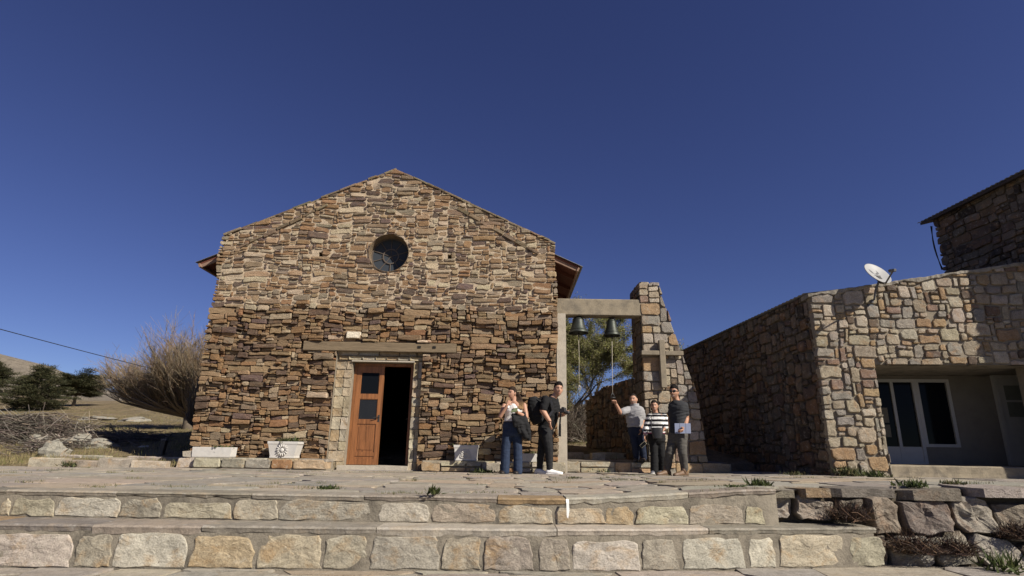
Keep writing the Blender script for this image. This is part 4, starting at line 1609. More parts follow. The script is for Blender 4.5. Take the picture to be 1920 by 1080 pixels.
# side wall
S0 = V3((5.865, 10.80, 0)); S1 = V3((5.36, 17.9, 0))
us = (S1 - S0).normalized(); ns = V3((-us.y, us.x, 0))
ns = ns if ns.x < 0 else -ns
smap = frame_map(S0 , us, ns)
LS = (S1 - S0).length
ZE = 3.47
mb = MB()
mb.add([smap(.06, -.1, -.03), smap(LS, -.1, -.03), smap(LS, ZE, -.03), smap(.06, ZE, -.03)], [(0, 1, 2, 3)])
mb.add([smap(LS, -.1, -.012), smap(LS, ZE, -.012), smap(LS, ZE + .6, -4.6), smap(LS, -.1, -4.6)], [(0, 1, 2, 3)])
sw = mb.build('side_wall', M_MORTAR_SHADED, house, False)
st = Stones()
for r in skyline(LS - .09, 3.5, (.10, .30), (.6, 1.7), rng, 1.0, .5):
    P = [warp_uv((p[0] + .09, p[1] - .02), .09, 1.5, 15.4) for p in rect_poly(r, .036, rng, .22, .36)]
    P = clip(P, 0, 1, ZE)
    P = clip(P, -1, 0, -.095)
    house_stone(P, rng.uniform(.008, .04), PAL_SHADED, smap, False)
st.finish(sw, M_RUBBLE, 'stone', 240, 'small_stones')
# corrugated roof, rising to the right
mb = MB(); secs = []
N = 190
for i in range(N + 1):
    w_ = -.02 + (LS + .1) * i / N
    o = .011 * sin(i * pi / 2)
    e = smap(.12 + w_, 0, .075)
    e = V3((e.x, e.y, ZE + .03 + o)); q = V3((e.x + 4.65, e.y, e.z + 4.65 * slope - .06))
    secs.append([e, q, q + V3((0, 0, .004)), e + V3((0, 0, .004))])
mb.loft(secs); mb.build('roof', M_CORR, house, True)
# porch: back wall with openings, side walls, floor, step
NB = -1.62
mb = MB()


def hb(px, py):
    Yb = 12.3
    p = atY(px, py, H0.y + 1.62 * 1.004, HP, H0.x) - H0
    return (p.dot(u_h), p.z)


GZ0, GZ1 = .26, hb(1690, 711)[1]
g0, g1 = hb(1640, 780)[0], hb(1725, 780)[0]
s0, s1 = g1 + .002, hb(1790, 780)[0]
DR0, DR1 = hb(1878, 780)[0], hb(1878, 780)[0] + .85
outer = [(.45, 0), (5.3, 0), (5.3, OT), (.45, OT)]
mb.add([], [])
wall_sheet(mb, outer, [rectl(g0, GZ0, g1, GZ1), rectl(s0, .62, s1, GZ1)], hmap, .12, NB, False)
mb.add([hmap(.45, 0, -.43), hmap(.45, 0, NB), hmap(.45, OT, NB), hmap(.45, OT, -.43)], [(0, 1, 2, 3)])
mb.add([hmap(5.3, 0, -.43), hmap(5.3, 0, NB), hmap(5.3, OT, NB), hmap(5.3, OT, -.43)], [(0, 1, 2, 3)])
for a, b2 in (((.45, OT), (OL, OT)),):
    mb.add([hmap(.45, 0, -.43), hmap(OL, 0, -.43), hmap(OL, OT, -.43), hmap(.45, OT, -.43)], [(0, 1, 2, 3)])
mb.add([hmap(OR, 0, -.43), hmap(5.3, 0, -.43), hmap(5.3, OT, -.43), hmap(OR, OT, -.43)], [(0, 1, 2, 3)])
mb.add([hmap(.45, OT + .012, -.4), hmap(5.3, OT + .012, -.4), hmap(5.3, OT + .012, NB - .2), hmap(.45, OT + .012, NB - .2)], [(0, 1, 2, 3)])
mb.build('porch_wall', M_PLASTER, house, False)
mb = MB()
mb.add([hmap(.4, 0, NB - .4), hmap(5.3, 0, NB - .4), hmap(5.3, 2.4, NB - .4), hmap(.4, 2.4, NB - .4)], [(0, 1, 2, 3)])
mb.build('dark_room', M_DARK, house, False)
mb = MB()
secs = []
for i in range(30):
    u = OL + .003 + (OR - OL - .006) * i / 29
    o = .012 + .012 * noise.noise((u * 5, 1, 1)); t = .275 + .006 * noise.noise((u * 4, 4, 1))
    secs.append([hmap(u, 0, NB - .1), hmap(u, 0, o + .02), hmap(u, .14, o + .012 * noise.noise((u * 9, 2, 1))), hmap(u, t - .02, o), hmap(u, t, o - .02), hmap(u, t, NB - .1)])
mb.loft(secs); mb.build('porch_step', M_CONC, house, False)


def hbox(m_, u0, v0, n0, u1, v1, n1):
    k = len(m_.v)
    m_.box((0, 0, 0), (1, 1, 1))
    for i in range(k, k + 8):
        p = m_.v[i]
        m_.v[i] = tuple(hmap(u0 + (u1 - u0) * p[0], v0 + (v1 - v0) * p[1], n0 + (n1 - n0) * p[2]))


def framed(name, u0, v0, u1, v1, mull, kick, fwid=.065):
    m_ = MB()
    n0, n1 = NB - .05, NB + .02
    hbox(m_, u0, v0, n0, u0 + fwid, v1, n1); hbox(m_, u1 - fwid, v0, n0, u1, v1, n1)
    hbox(m_, u0 + fwid, v1 - fwid, n0, u1 - fwid, v1, n1); hbox(m_, u0 + fwid, v0, n0, u1 - fwid, v0 + .06, n1)
    for q in mull:
        hbox(m_, q - .03, v0 + .06, n0 + .01, q + .03, v1 - fwid, n1 - .01)
    if kick:
        hbox(m_, u0 + fwid, v0 + .061, n0 + .02, u1 - fwid, v0 + kick, n1 - .015)
    f = m_.build(name, M_FRAMEWHITE, house, False)
    m_ = MB()
    hbox(m_, u0 + fwid - .01, v0 + .05, NB - .03, u1 - fwid + .01, v1 - fwid + .01, NB - .022)
    m_.build('pane', M_GLASS, f, False)
    return f


gd = framed('glazed_door', g0, GZ0, g1, GZ1, [(g0 + g1) / 2 - .02], .36)
mb = MB()
for k, (a, b2) in enumerate(((1.15, .84), (.80, .55))):
    q0 = g0 + .11
    hbox(mb, q0 + .0, GZ0 + b2, NB - .012, q0 + .17, GZ0 + a, NB - .008)
sg = mb.build('notice', plain_mat('faded_notice', (.16, .145, .11), .8, .4, 40), gd, False)
framed('window', s0, .62, s1, GZ1, [], 0)
# plain white door with two panes at the end of the porch
m_ = MB()
d0, d1 = DR0, DR1
hbox(m_, d0, .28, NB + .002, d1, 2.02, NB + .05)
hbox(m_, d0 - .07, .28, NB + .002, d0 - .002, 2.09, NB + .075); hbox(m_, d0 - .002, 2.022, NB + .002, d1, 2.09, NB + .075)
wd = m_.build('white_door', M_FRAMEWHITE, house, False)
m_ = MB()
hbox(m_, d0 + .12, 1.24, NB + .05, d1 - .1, 1.54, NB + .056); hbox(m_, d0 + .12, 1.58, NB + .05, d1 - .1, 1.88, NB + .056)
m_.build('pane', plain_mat('frosted_glass', (.16, .17, .15), .3, .2), wd, False)

# satellite dish ------------------------------------------------------
dish = thing('satellite_dish', 'light grey satellite dish on an arm fixed to the parapet of the stone house', 'satellite dish', atY(1632, 566, 10.66))
dc = atY(1646, 512, 10.41)
dn = V3((.20, -.80, .52)).normalized()
dx_ = V3((0, 0, 1)).cross(dn).normalized()
dy_ = dn.cross(dx_)
RX, RY = .245, .275
mb = MB()
NS = 40
prof = [(0, -.045), (.25, -.041), (.5, -.031), (.75, -.016), (.95, -.001), (1.0, .002)]


def dpt(f, k, dz):
    return dc + dx_ * (RX * f * cos(2 * pi * k / NS)) + dy_ * (RY * f * sin(2 * pi * k / NS)) + dn * dz


rings = [[dpt(max(f, .001), k, z) for k in range(NS)] for f, z in prof] + [[dpt(1.015, k, -.004) for k in range(NS)]] + [[dpt(max(f, .001), k, z - .014) for k in range(NS)] for f, z in prof[::-1]]
mb.loft(rings)
refl = mb.build('reflector', M_DISH, dish, True)
mb = MB()
NSg = 26


def dface(a, b2):
    r2 = min(1, (a / RX) ** 2 + (b2 / RY) ** 2)
    return dc + dx_ * a + dy_ * b2 + dn * (-.045 + .047 * r2 + .003)


# printed emblem: a dark leaf-like half disc and a curl with a point
def flat(m_, pts):
    m_.add([dface(*p) for p in pts], [tuple(range(len(pts)))])


# front of the dish seen from below-left; a runs to the viewer's left when negative
sgn = 1 if dx_.dot(cR) > 0 else -1
flat(mb, [(sgn * a, b2) for a, b2 in ((-.115, .135), (-.085, .12), (-.055, .085), (-.035, .04), (-.055, .02), (-.085, .03), (-.105, .06), (-.115, .1))])
flat(mb, [(sgn * a, b2) for a, b2 in ((-.045, .022), (-.005, .03), (.025, .045), (.055, .075), (.05, .115), (.06, .12), (.075, .09), (.085, .035), (.03, .005))])
mb.build('emblem', M_GREYPLASTIC, refl, False)
fc = bpy.data.curves.new('lettering', 'FONT')
fc.body = 'DIRECTV'; fc.size = .043; fc.align_x = 'CENTER'; fc.extrude = .0005
fo = bpy.data.objects.new('lettering', fc)
COL.objects.link(fo)
bx = dx_ * sgn; by = dy_; bz = bx.cross(by)
mw = Matrix(((bx.x, by.x, bz.x, 0), (bx.y, by.y, bz.y, 0), (bx.z, by.z, bz.z, 0), (0, 0, 0, 1)))
dg = bpy.context.evaluated_depsgraph_get()
fme = bpy.data.meshes.new_from_object(fo.evaluated_get(dg))
bpy.data.objects.remove(fo)
vv = [dface(0, 0) + mw.to_3x3() @ V3((p.co.x - .01, p.co.y - .045, p.co.z)) + dn * .004 for p in fme.vertices]
mesh_obj('lettering', vv, [tuple(p.vertices) for p in fme.polygons], M_GREYPLASTIC, refl)
foot = atY(1632, 566, 10.69)
mb = MB()
bk = dc - dy_ * .12 - dn * .07
mb.tube([foot + V3((0, -.02, 0)), foot + V3((.02, -.10, .03)), foot.lerp(bk, .5) + V3((0, -.02, 0)), bk], .019, 10)
mb.obox(foot + V3((0, .01, -.01)), (.05, 0, 0), (0, .012, 0), (0, 0, .07))
mb.obox(foot + V3((0.0, -.03, .0)), (.022, 0, 0), (0, .04, 0), (0, 0, .03))
mb.build('mast', M_GREYPLASTIC, dish, False)
mb = MB()
mb.obox(dc - dy_ * .13 - dn * .06, dx_ * .05, dy_ * .09, dn * .03, None, .01)
mb.build('bracket', M_DARKMETAL, dish, False)
tip = atY(1675, 507, 9.95)
low = dc - dy_ * (RY * .98) + dn * .0
mb = MB()
mb.tube([dc - dy_ * .16 - dn * .05, low - dn * .02, low.lerp(tip, .9)], [.016, .016, .014], 8)
mb.build('arm', M_GREYPLASTIC, dish, False)
mb = MB()
to_d = (dc - tip).normalized()
mb.obox(tip, to_d * .055, dx_ * .032, to_d.cross(dx_) * .026, None, .006)
mb.tube([tip + to_d * .04, tip + to_d * .10], [.03, .034], 12)
mb.build('receiver', M_GREYPLASTIC, dish, False)

# ================================================================== TALL HOUSE (far right)
tall = thing('tall_house', 'tall shaded stone house with a corrugated roof edge, at the far right', 'house', (10.5, 11, 0))
T0 = V3((10.16, 12.75, 0)); T1 = V3((10.40, 9.28, 0))
ut = (T1 - T0).normalized(); n_t = V3((-ut.y, ut.x, 0)); n_t = n_t if n_t.x < 0 else -n_t
tmap = frame_map(T0, ut, n_t)
LT = (T1 - T0).length
ev = atY(1725, 416, 12.95)
ZT = ev.z + .03
mb = MB()
mb.add([tmap(.02, 3.2, -.012), tmap(LT, 3.2, -.012), tmap(LT, ZT, -.012), tmap(.02, ZT, -.012)], [(0, 1, 2, 3)])
uf = (H0 + u_h * HL - T0).dot(ut) + .1
mb.add([tmap(uf, -.1, -.012), tmap(LT, -.1, -.012), tmap(LT, 3.2, -.012), tmap(uf, 3.2, -.012)], [(0, 1, 2, 3)])
mb.add([tmap(LT, -.1, -.012), tmap(LT, ZT, -.012), tmap(LT, ZT, -6), tmap(LT, -.1, -6)], [(0, 1, 2, 3)])
mb.add([tmap(.02, 3.2, -.012), tmap(.02, ZT, -.012), tmap(.02, ZT, -6), tmap(.02, 3.2, -6)], [(0, 1, 2, 3)])
mb.build('mortar_face', M_MORTAR_SHADED, tall, False)
st = Stones()
rng = random.Random(91)
PAL_TALL_SHADED = [(3, (0.115, 0.092, 0.068)), (2, (0.155, 0.122, 0.09)), (2, (0.095, 0.068, 0.052)), (1, (0.05, 0.038, 0.03)), (1, (0.135, 0.088, 0.055))]  # tall house stones darkened, wall shade put into the colours
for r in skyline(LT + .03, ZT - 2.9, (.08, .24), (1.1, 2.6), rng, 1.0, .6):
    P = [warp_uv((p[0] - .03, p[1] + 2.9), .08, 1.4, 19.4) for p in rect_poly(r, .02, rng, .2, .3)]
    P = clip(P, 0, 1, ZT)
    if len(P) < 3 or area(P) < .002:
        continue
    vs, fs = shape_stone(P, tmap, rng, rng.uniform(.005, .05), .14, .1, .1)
    st.add(vs, fs, pick(PAL_TALL_SHADED, rng))
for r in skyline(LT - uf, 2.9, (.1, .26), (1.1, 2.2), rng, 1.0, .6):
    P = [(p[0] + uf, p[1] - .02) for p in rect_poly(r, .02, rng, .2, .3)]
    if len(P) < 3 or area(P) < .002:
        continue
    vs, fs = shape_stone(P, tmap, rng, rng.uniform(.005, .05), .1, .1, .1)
    st.add(vs, fs, pick(PAL_TALL_SHADED, rng))
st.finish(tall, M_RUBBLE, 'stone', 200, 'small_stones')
ev = atY(1725, 416, 12.95)
mb = MB(); secs = []
N = 130
over = -(T0.x - .012 - ev.x)
for i in range(N + 1):
    y = 13.05 - 3.7 * i / N
    f = (13.05 - y) / 3.7
    xe = ev.x + .24 * f
    o = .012 * sin(i * pi / 2)
    zt_ = ev.z + o
    secs.append([V3((xe, y, zt_)), V3((xe + 4.5, y, zt_ + 1.2)), V3((xe + 4.5, y, zt_ + 1.204)), V3((xe, y, zt_ + .004))])
mb.loft(secs); mb.build('roof', M_CORR, tall, True)
mb = MB()
secs = []
for y, f in ((12.98, 0), (9.4, 1)):
    xe = ev.x + .24 * f + .02
    secs.append([V3((xe, y, ev.z - .075)), V3((xe + .8, y, ev.z - .075 + .21)), V3((xe + .8, y, ev.z + .19)), V3((xe, y, ev.z - .018))])
mb.loft(secs); mb.build('eaves_board', plain_mat('dark_timber', (.05, .038, .03), .85, .3), tall, False)
for k, (da, sg_) in enumerate(((0, .0), (.03, .05))):
    a = atY(1745, 424, 12.9) + V3((da, 0, 0)); b2 = atY(1766, 506, 12.86) + V3((da, 0, 0))
    pts = [a.lerp(b2, q / 6) + V3((-.03 * sin(q / 6 * pi) - sg_ * sin(q / 6 * pi), 0, 0)) for q in range(7)]
    mb = MB(); mb.tube(pts, .011, 6)
    o = mb.build('hanging_cable', M_DARKMETAL, None, True)
    tag(o, ('straighter' if k == 0 else 'more bowed') + ' dark cable hanging from the eaves corner of the tall house', 'cable')

# ================================================================== VEGETATION AND LANDSCAPE
nr = np.random.default_rng(7)


def quads_obj(name, P, A, B, cols, mat, parent, shape='tri'):
    """many little leaves at once: centre P, half axes A and B"""
    n = len(P)
    if shape == 'tri':
        V = np.stack([P - A * .5 - B * .0, P + B, P + A * .5, P - B * .25], 1)
    else:
        V = np.stack([P - A - B * .3, P - A * .2 + B, P + A, P + A * .1 - B], 1)
    V = V.reshape(-1, 3)
    c0 = (V.min(0) + V.max(0)) / 2
    me = bpy.data.meshes.new(name)
    me.vertices.add(4 * n); me.loops.add(4 * n); me.polygons.add(n)
    me.vertices.foreach_set('co', (V - c0).ravel())
    me.loops.foreach_set('vertex_index', np.arange(4 * n))
    me.polygons.foreach_set('loop_start', np.arange(0, 4 * n, 4))
    me.polygons.foreach_set('loop_total', np.full(n, 4))
    at = me.attributes.new('tint', 'FLOAT_COLOR', 'POINT')
    C4 = np.ones((n, 4), dtype=np.float32); C4[:, :3] = cols
    at.data.foreach_set('color', np.repeat(C4, 4, 0).ravel())
    me.update()
    me.materials.append(mat)
    o = bpy.data.objects.new(name, me)
    COL.objects.link(o)
    place(o, V3(c0), parent)
    return o


def rnd_unit(n):
    v = nr.normal(size=(n, 3))
    return v / np.linalg.norm(v, axis=1, keepdims=True)


def perp(a):
    b = rnd_unit(len(a))
    b -= a * (a * b).sum(1, keepdims=True)
    return b / np.linalg.norm(b, axis=1, keepdims=True)


def pal_cols(n, pal, var=.2):
    k = nr.integers(0, len(pal), n)
    return np.array(pal)[k] * (1 + nr.uniform(-var, var, (n, 1)))


def conifer(label, px, py, Y, ptop, pl, pr_, seed, flat=False, tip=None):
    """dark cypress-like tree: trunk, level boughs, many sprays of needles"""
    b = atY(px, py, Y); top = atY(px, ptop, Y); L = atY(pl, py, Y); Rr = atY(pr_, py, Y)
    t = thing('conifer_tree', label, 'tree', b, None)
    H = top.z - b.z
    rg = random.Random(seed)
    mb_ = MB()
    mb_.tube([b - V3((0, 0, .3)), b + V3((.05, 0, H * .4)), b + V3((-.04, .05, H * .97))], [.05 * H + .05, .035 * H, .012], 8)
    tr = mb_.build('trunk', M_BARK, t, True)
    mb_ = MB()
    P = []; D = []
    wl, wr = b.x - L.x, Rr.x - b.x
    nb_ = 150
    for i in range(nb_):
        f = rg.random() ** .8
        z = (.02 + .96 * f) if not flat else (.30 + .66 * f)
        az = rg.uniform(0, 2 * pi)
        side = wr if cos(az) > 0 else wl
        if flat:
            rr = side * (1.0 - .55 * abs(f - .35) ** 1.2) * rg.uniform(.6, 1.08)
        else:
            rr = side * min(1, (1.03 - f) * 1.35) ** .75 * min(1, .72 + f * 1.6) * rg.uniform(.55, 1.1)
        if i % 9 == 0:
            rr *= 1.18
        a = b + V3((0, 0, z * H))
        e = a + V3((cos(az) * rr, sin(az) * rr * .9, rr * rg.uniform(-.08, .35) + (.1 * H if i % 9 == 0 else 0)))
        m1 = a.lerp(e, .5) + V3((0, 0, .06 * rr))
        mb_.tube([a, m1, e], [.03 + .006 * H, .02, .006], 4)
        n = int(90 + 230 * rr / max(side, .1) * (rr / 1.6))
        for _ in range(n):
            s = rg.uniform(.25, 1.03) ** .8
            p = a.lerp(m1, s * 2) if s < .5 else m1.lerp(e, s * 2 - 1)
            sp = .05 + .16 * rr * (1.1 - s) * .6 + .10
            P.append((p.x + rg.gauss(0, sp), p.y + rg.gauss(0, sp), p.z + rg.gauss(0, sp * .24)))
            d = (e - a).normalized()
            D.append((d.x + rg.gauss(0, .5), d.y + rg.gauss(0, .5), d.z + .15 + rg.gauss(0, .3)))
    mb_.build('limbs', M_BARK, t, False)
    P = np.array(P); D = np.array(D); D /= np.linalg.norm(D, axis=1, keepdims=True)
    n = len(P)
    ln = nr.uniform(.08, .20, (n, 1))
    cols = pal_cols(n, [(.038, .042, .018), (.055, .054, .022), (.030, .034, .016), (.066, .058, .026)], .25)
    quads_obj('crown', P, perp(D) * nr.uniform(.02, .045, (n, 1)), D * ln, cols, M_NEEDLE, t)
    return t


conifer('broad dark conifer tree on the slope, second from the left edge', 62, 776, 40, 690, 2, 122, 1)
conifer('flat topped dark conifer tree with a bare lower trunk', 138, 757, 45, 710, 104, 196, 2, True)
conifer('dark conifer tree cut off by the left edge of the view', -32, 745, 44, 676, -75, 20, 3)


# bare willow ---------------------------------------------------------
def willow(label, base, seed, wl, wr, H, ntw, trunk_r, lean=-.1):
    t = thing('bare_tree', label, 'tree', base)
    rg = random.Random(seed)
    mbt = MB()
    base = V3(base)
    fork = base + V3((lean * .5, 0, H * .13))
    mbt.tube([base - V3((0, 0, .2)), base + V3((lean * .2, .02, H * .07)), fork], [trunk_r * 1.25, trunk_r, trunk_r * .9], 9)
    mbt.build('trunk', M_BARK, t, True)
    mbl = MB(); mtw = MB()
    limbs = []
    for i in range(150):
        s = rg.uniform(-1, 1)
        dx = (wl * -s if s < 0 else wr * s) * (-1 if s < 0 else 1)
        dx = s * (wl if s < 0 else wr)
        dy = rg.uniform(-1, 1) * .8 * (wl + wr) / 2 * math.sqrt(max(0.05, 1 - s * s))
        top = H * (1.0 - .42 * abs(s) ** 1.4 - .12 * abs(dy) / max(wl, .1)) * rg.uniform(.40, .82)
        e = base + V3((dx * .80, dy * .80, top))
        m1 = fork + V3((dx * .36, dy * .36, (top - fork.z + base.z) * .24))
        pts = [fork + V3((rg.uniform(-.08, .08), rg.uniform(-.08, .08), rg.uniform(-.1, .05))), m1, m1.lerp(e, .55) + V3((dx * .04, dy * .04, -.05)), e]
        mbl.tube(pts, [trunk_r * .42, trunk_r * .26, trunk_r * .14, .012], 5)
        limbs.append((pts, dx, dy, s))
    mbl.build('limbs', M_BARK, t, True)
    cp = [(.22, .165, .105), (.19, .145, .10), (.25, .195, .125), (.165, .135, .105), (.21, .145, .085)]
    for i in range(ntw):
        pts, dx, dy, s = rg.choice(limbs)
        f = rg.uniform(.12, 1.0)
        k = min(2, int(f * 3)); q = pts[k].lerp(pts[k + 1], f * 3 - k)
        ln = rg.uniform(.4, 1.15) * H * .29 * (1 - .4 * abs(s))
        out = V3((dx * .18 + rg.gauss(0, .40), dy * .14 + rg.gauss(0, .40), 1.0 + rg.gauss(0, .2))).normalized()
        p1 = q + out * ln * .5 + V3((rg.gauss(0, .05), rg.gauss(0, .05), 0))
        p2 = q + out * ln + V3((rg.gauss(0, .12) - .05 * ln, rg.gauss(0, .1), .0))
        c = jitc(rg.choice(cp), rg, .25)
        mtw.tube([q, p1, p2], [.0065, .005, .0025], 3, c, False)
        for _ in range(3):
            g = rg.uniform(.2, .8)
            w0 = q.lerp(p1, g * 2) if g < .5 else p1.lerp(p2, g * 2 - 1)
            w1 = w0 + (out + V3((rg.gauss(0, .45), rg.gauss(0, .45), rg.gauss(0, .2)))).normalized() * ln * rg.uniform(.3, .55)
            mtw.tube([w0, w1], [.005, .0025], 3, c, False)
    mtw.build('twigs', M_TWIG, t, False)
    return t


wb = atY(350, 817, 22.5)
willow('wide leafless tree with upright orange brown twigs, beside the left chapel wall', (wb.x, 22.5, terrain_z(wb.x, 22.5)), 4, 4.1, 3.0, 4.15, 9000, .19)
w2 = atY(371, 833, 16.5)
willow('small dark leafless tree close against the left chapel wall', (w2.x, 16.5, terrain_z(w2.x, 16.5)), 9, .5, 1.3, 2.6, 420, .07)


# spring tree behind the bells -----------------------------------------
def leafy(label, base, H, spread, seed, nleaf, leaf, pal, trunk_r, density=1.0, name='budding_tree', lean=.0):
    t = thing(name, label, 'tree', base)
    rg = random.Random(seed)
    mbt = MB(); mbl = MB()
    base = V3(base)
    segs = []

    def grow(p, d, ln, r, lev):
        pts = [p]; q = p; dd = d
        nseg = 3
        for i in range(nseg):
            dd = (dd + V3((rg.gauss(0, .16), rg.gauss(0, .16), rg.gauss(0, .10) + .05))).normalized()
            q = q + dd * ln / nseg
            pts.append(q)
        rr = [r * (1 - .5 * i / nseg) for i in range(nseg + 1)]
        (mbt if lev == 0 else mbl).tube(pts, rr, 8 if lev == 0 else 5 if lev < 3 else 3)
        if lev >= 2:
            segs.append(pts)
        if lev >= 5:
            return
        nb_ = rg.choice((2, 3, 3)) if lev else 4
        for i in range(nb_):
            az = rg.uniform(0, 2 * pi)
            sp = rg.uniform(.35, .85) if lev else rg.uniform(.4, .8)
            side = V3((cos(az), sin(az), 0))
            nd = (dd * cos(sp) + (side - dd * side.dot(dd)).normalized() * sin(sp)).normalized()
            st_ = pts[-1] if i else pts[rg.choice((2, 3))]
            grow(st_, nd, ln * rg.uniform(.62, .85), rr[-1] * rg.uniform(.6, .8), lev + 1)

    grow(base - V3((0, 0, .2)), V3((lean, 0, 1)).normalized(), H * .27, trunk_r, 0)
    mbt.build('trunk', M_BARK, t, True)
    mbl.build('limbs', M_BARK, t, False)
    P = []
    for _ in range(nleaf):
        pts = rg.choice(segs)
        f = rg.random() * 3; k = min(2, int(f))
        p = pts[k].lerp(pts[k + 1], f - k)
        P.append((p.x + rg.gauss(0, .07), p.y + rg.gauss(0, .07), p.z + rg.gauss(0, .07)))
    P = np.array(P); D = rnd_unit(len(P))
    n = len(P)
    quads_obj('crown', P, perp(D) * nr.uniform(leaf * .5, leaf, (n, 1)), D * nr.uniform(leaf, leaf * 1.8, (n, 1)), pal_cols(n, pal, .25), M_LEAF, t)
    return t


GR = [(.20, .21, .06), (.24, .235, .075), (.14, .15, .05), (.23, .20, .10), (.19, .165, .11)]
leafy('budding yellow green tree behind the two bells', (2.05, 20.5, .4), 6.3, 3, 15, 72000, .034, GR, .12, lean=.10)
leafy('third budding tree between the bells and the stone pillar, further back', (3.6, 25, .9), 6.6, 3, 47, 62000, .036, GR, .14)
leafy('low budding shrub tree filling the bell arch in front of the others', (1.75, 18.6, .6), 3.6, 3, 63, 38000, .030, GR, .07)
leafy('second budding tree behind the stone pillar, showing over the roof', (6.2, 25, .9), 6.1, 3, 22, 12000, .045, GR, .15)
leafy('grey green leafy tree rising beyond the tall house roof', (17.5, 15.5, 0), 9.8, 3, 31, 14000, .05, [(.07, .10, .04), (.09, .11, .05), (.12, .12, .06)], .18)
# thicket of grey brush under the budding trees
def brush(name, label, base, rx, rz, n, cols, seed, r=.006, up=.6, group=None, cat='bush', flat_=.6):
    t = thing(name, label, cat, base, group)
    rg = random.Random(seed)
    mb_ = MB(); base = V3(base)
    for _ in range(n):
        a = base + V3((rg.gauss(0, rx * .32), rg.gauss(0, rx * .32), rg.uniform(0, .15 * rz)))
        d = V3((rg.gauss(0, 1), rg.gauss(0, 1), abs(rg.gauss(up, .5)))).normalized()
        L = rg.uniform(.25, .9) * rz
        m_ = a + d * L * .5 + V3((rg.gauss(0, .08), rg.gauss(0, .08), rg.gauss(0, .05))) * L
        e = a + d * L + V3((0, 0, -flat_ * .15 * L))
        mb_.tube([a, m_, e], [r, r * .75, r * .4], 3, jitc(rg.choice(cols), rg, .3), False)
    mb_.build('stems', M_TWIG, t, False)
    return t


GREY = [(.17, .14, .115), (.13, .105, .085), (.21, .18, .145), (.095, .078, .062)]
DRYD = [(.06, .04, .03), (.09, .055, .035), (.045, .03, .025), (.12, .075, .045)]
for k, (x, y, s, lab) in enumerate(((1.35, 18.0, 1.3, 'tangle of grey dry brush left of the tree behind the bells'), (2.0, 22.5, 2.6, 'high tangle of grey dry brush behind the trunk of the budding tree'), (3.2, 21.5, 1.6, 'grey dry brush beside the end of the shaded yard wall'), (-.2, 24, 2.0, 'grey dry brush half hidden behind the chapel corner'))):
    brush('dry_bush', lab, (x, y, terrain_z(x, y)), s, s * 1.15, 1300, GREY, 50 + k, .008, .8)

# brushwood heap and dry brambles on the left slope
def at_ground(px, py):
    lo, hi = 11.0, 140.0
    for _ in range(50):
        mid = (lo + hi) / 2
        p = atY(px, py, mid)
        if p.z > terrain_z(p.x, p.y):
            lo = mid
        else:
            hi = mid
    p = atY(px, py, lo)
    return V3((p.x, p.y, terrain_z(p.x, p.y)))


def heap(label, p0, p1, h, n, seed):
    rg = random.Random(seed)
    mb_ = MB()
    t = thing('brushwood_heap', label, 'brushwood', p0.lerp(p1, .5))
    for _ in range(n):
        f = rg.random()
        a = p0.lerp(p1, f)
        hh = h * (1 - .7 * abs(2 * f - 1) ** 2)
        c = V3((a.x + rg.gauss(0, .3), a.y + rg.gauss(0, .6), 0))
        c.z = terrain_z(c.x, c.y) + rg.random() ** 1.4 * hh
        d = V3((rg.gauss(.9, .5), rg.gauss(0, .5), rg.gauss(-.06, .16))).normalized()
        L = rg.uniform(.35, 1.1)
        mb_.tube([c - d * L * .5, c + V3((rg.gauss(0, .06), 0, rg.gauss(0, .05))), c + d * L * .5], [.010, .008, .004], 3, jitc(rg.choice(GREY), rg, .3), False)
    mb_.build('sticks', M_TWIG, t, False)


heap('grey heap of cut brushwood on the left slope', at_ground(-60, 822), at_ground(110, 826), .62, 3000, 71)
heap('low strip of dark brushwood trailing right of the grey heap', at_ground(105, 838), at_ground(262, 826), .22, 1400, 72)
for k, (px, py, s, lab) in enumerate(((120, 818, .75, 'leafless pale sapling sticking out of the brushwood heap'), (165, 812, .6, 'small leafless grey shoot right of the brushwood heap'), (50, 812, .55, 'thin upright stick in the middle of the brushwood heap'))):
    p = at_ground(px, py)
    brush('bare_shoot', lab, p, s * .3, s * 1.3, 26, [(.32, .28, .22), (.25, .21, .16)], 90 + k, .010, 1.6, None, 'shoot')


# rocks
def rock(label, p, sx, sy, sz, seed, col, name='rock', cat='rock', group=None):
    rg = random.Random(seed)
    vs = []; fs = []
    n, m_ = 16, 9
    for i in range(m_ + 1):
        t = -pi / 2 * .3 + (pi / 2 * 1.29) * i / m_
        for k in range(n):
            a = 2 * pi * k / n
            d = V3((cos(t) * cos(a), cos(t) * sin(a), sin(t)))
            f = 1 + .42 * noise.fractal(d * 1.5 + V3((seed, 0, 0)), 1, 2.2, 4) + .12 * noise.cell(d * 2.6 + V3((seed, 3, 0)))
            vs.append(V3(p) + V3((d.x * sx * f, d.y * sy * f, d.z * sz * f)))
    for i in range(m_):
        for k in range(n):
            fs.append((i * n + k, i * n + (k + 1) % n, (i + 1) * n + (k + 1) % n, (i + 1) * n + k))
    fs.append(tuple(m_ * n + k for k in range(n)))
    o = mesh_obj(name, vs, fs, M_RUBBLE, None, False, [col] * len(vs))
    return tag(o, label, cat, group)


